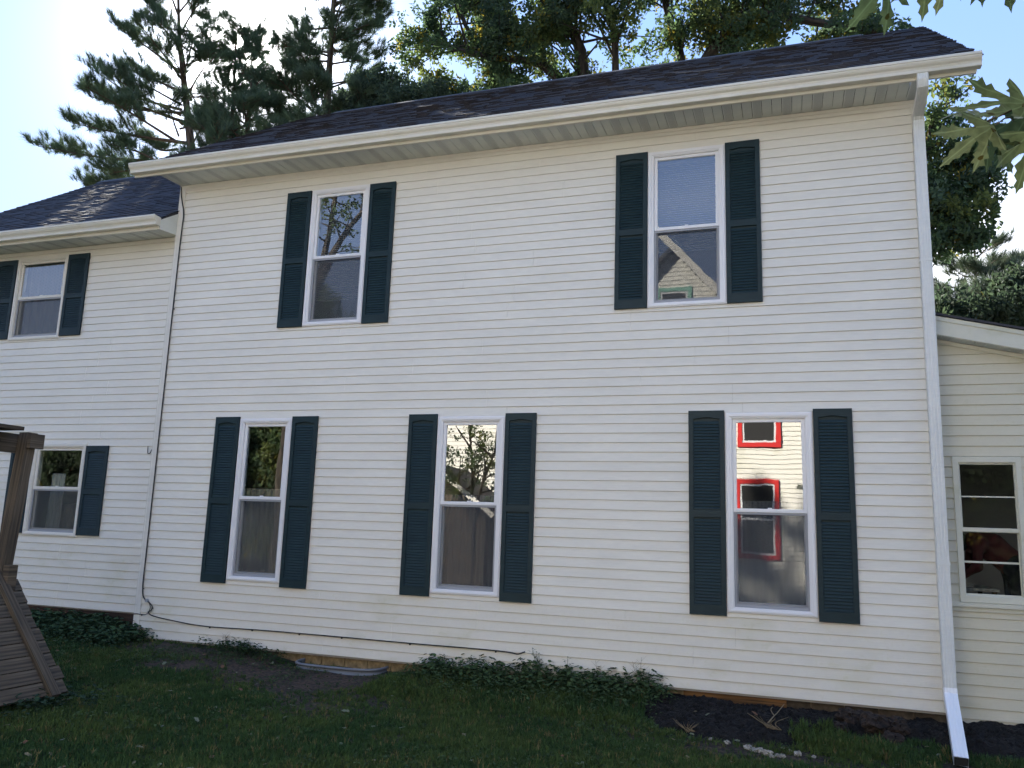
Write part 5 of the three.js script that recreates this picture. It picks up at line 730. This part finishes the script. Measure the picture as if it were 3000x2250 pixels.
{
  // stick, clods, stones, litter
  const s = thing('stick', [7.62, surf(7.66, 0.5) + 0.02, 0.5], 'thin dry stick lying across the black soil bed', 'stick'); part('twig', tube([[0, 0, 0.3], [0.05, 0.03, 0.12], [0.07, 0.02, -0.05], [0.13, 0.06, -0.28]], 0.006, 0.003, 5), M.dryStem, s); part('twig', tube([[0.05, 0.03, 0.12], [0.02, 0.05, 0.0], [0.03, 0.06, -0.1]], 0.004, 0.002, 5), M.dryStem, s);
  const lump = (r, seed, rough) => { const g = new THREE.IcosahedronGeometry(r, 3), p = g.attributes.position; for (let i = 0; i < p.count; i++) { const v = V3([p.getX(i), p.getY(i), p.getZ(i)]), n = v.clone().normalize(), k = 1 + rough * (vnoise(n.x * 3 + seed, n.y * 3 + n.z * 2, seed) - 0.5) + rough * 0.5 * (vnoise(n.x * 9 + seed, n.z * 9 + n.y * 5, seed + 1) - 0.5); p.setXYZ(i, v.x * k, v.y * k * 0.72, v.z * k); } g.computeVertexNormals(); return metreUV(g); };
  { const g0 = new THREE.IcosahedronGeometry(1, 1), p = g0.attributes.position; for (let i = 0; i < p.count; i++) { const k = 0.7 + 0.6 * vnoise(p.getX(i) * 2.5 + 3, p.getY(i) * 2.5 + p.getZ(i) * 1.7, 5); p.setXYZ(i, p.getX(i) * k, p.getY(i) * k * 0.75, p.getZ(i) * k); } g0.computeVertexNormals(); metreUV(g0);
    const Rc = rng(61), ms = []; for (let i = 0; i < 2600; i++) { const x = lerp(6.3, 10.6, Rc()), z = lerp(-0.02, 1.15, Rc()); if (Rc() > bedIn(x, z)) continue; ms.push(place([x, bedTop(x, z) + 0.002, z], Rc() * 6, Rc() * 6, Rc() * 6, 0.006 + 0.022 * Math.pow(Rc(), 3))); }
    tag(instanced('soil_crumbs', g0, M.soil, ms, scene), 'loose black crumbs of earth strewn over the soil bed', 'soil', null, 'stuff'); }
  const cm = mat({ color: lin(0.075, 0.05, 0.035), map: tSoil, bumpMap: tSoil, bumpScale: 0.02, roughness: 1 });
  const clods = [[8.30, 0.28, 0.10, 'large brown root clod on the black soil, leftmost of the clods'], [8.50, 0.36, 0.12, 'biggest brown root clod behind the tall grass tuft'], [8.68, 0.34, 0.09, 'brown root clod nearest the downspout pipe'], [8.42, 0.15, 0.085, 'brown clod close under the siding behind the big clod'], [8.22, 0.46, 0.07, 'small brown clod at the left of the tall grass tuft'], [8.62, 0.5, 0.08, 'low brown clod at the right of the tall grass tuft']];
  clods.forEach(([x, z, r, label], i) => { const o = part(numbered('soil_clod'), lump(r, i * 3.1 + 2, 0.9), cm, scene); o.position.set(x, surf(x, z) + r * 0.3, z); tag(o, label, 'clod', 'brown clods on the soil bed'); });
  const R = rng(44), sp = [[7.47, 1.13, 0.034], [7.52, 1.16, 0.026], [7.56, 1.15, 0.032], [7.60, 1.17, 0.028], [7.63, 1.19, 0.036], [7.70, 1.20, 0.022], [7.74, 1.22, 0.024], [7.30, 1.08, 0.025], [7.16, 1.05, 0.02], [7.86, 1.12, 0.03], [7.80, 1.06, 0.02], [7.98, 1.12, 0.018], [7.66, 1.24, 0.02]];
  sp.sort((a, b) => a[0] - b[0]); const nth = ['leftmost', 'second', 'third', 'fourth', 'fifth', 'sixth', 'seventh', 'eighth', 'ninth', 'tenth', 'eleventh', 'twelfth', 'rightmost'];
  sp.forEach(([x, z, r], i) => { const o = part(numbered('stone'), lump(r, i * 2.3 + 40, 0.7), M.stone, scene); o.position.set(x, surf(x, z) + r * 0.35, z); o.rotation.y = R() * 6; tag(o, i % 12 ? `${nth[i]} small white stone from the left along the soil bed edge` : `${nth[i]} small white stone along the soil bed edge`, 'stone', 'white stones by the soil bed'); });
  const dl = new THREE.BufferGeometry(); { const p = []; const ol = [[0, 0], [0.3, 0.28], [0.55, 0.2], [0.8, 0.3], [1, 0]]; for (const s of [1, -1]) for (let i = 0; i < 4; i++) { const [u, v] = ol[i], [u2, v2] = ol[i + 1]; const c = 0.15; p.push(u, 0, 0, u, c * Math.abs(v), v * s, u2, c * Math.abs(v2), v2 * s, u, 0, 0, u2, c * Math.abs(v2), v2 * s, u2, 0, 0); } dl.setAttribute('position', new THREE.Float32BufferAttribute(p, 3)); dl.computeVertexNormals(); }
  const ms = [], cols = []; for (let i = 0; i < 360; i++) { const x = lerp(-2, 10, R()), z = 0.35 + 4.2 * R(); if (x > 6.3 && bedIn(x, z) > 0.5 && R() < 0.6) continue; ms.push(place([x, surf(x, z) + 0.03, z], (R() - 0.5) * 0.8, R() * 6.283, (R() - 0.5) * 0.8, 0.032 + 0.045 * R())); const k = R(); cols.push(k < 0.55 ? lin(0.125, 0.14, 0.085) : k < 0.85 ? lin(0.16, 0.13, 0.07) : lin(0.14, 0.065, 0.03)); }
  tag(instanced('fallen_leaves', dl, M.deadLeaf, ms, scene, cols), 'pale fallen leaves scattered over the dark lawn', 'leaves', null, 'stuff');
}
scene.traverse((o) => { if (o.isMesh) o.castShadow = o.receiveShadow = true; });
renderer.render(scene, camera);
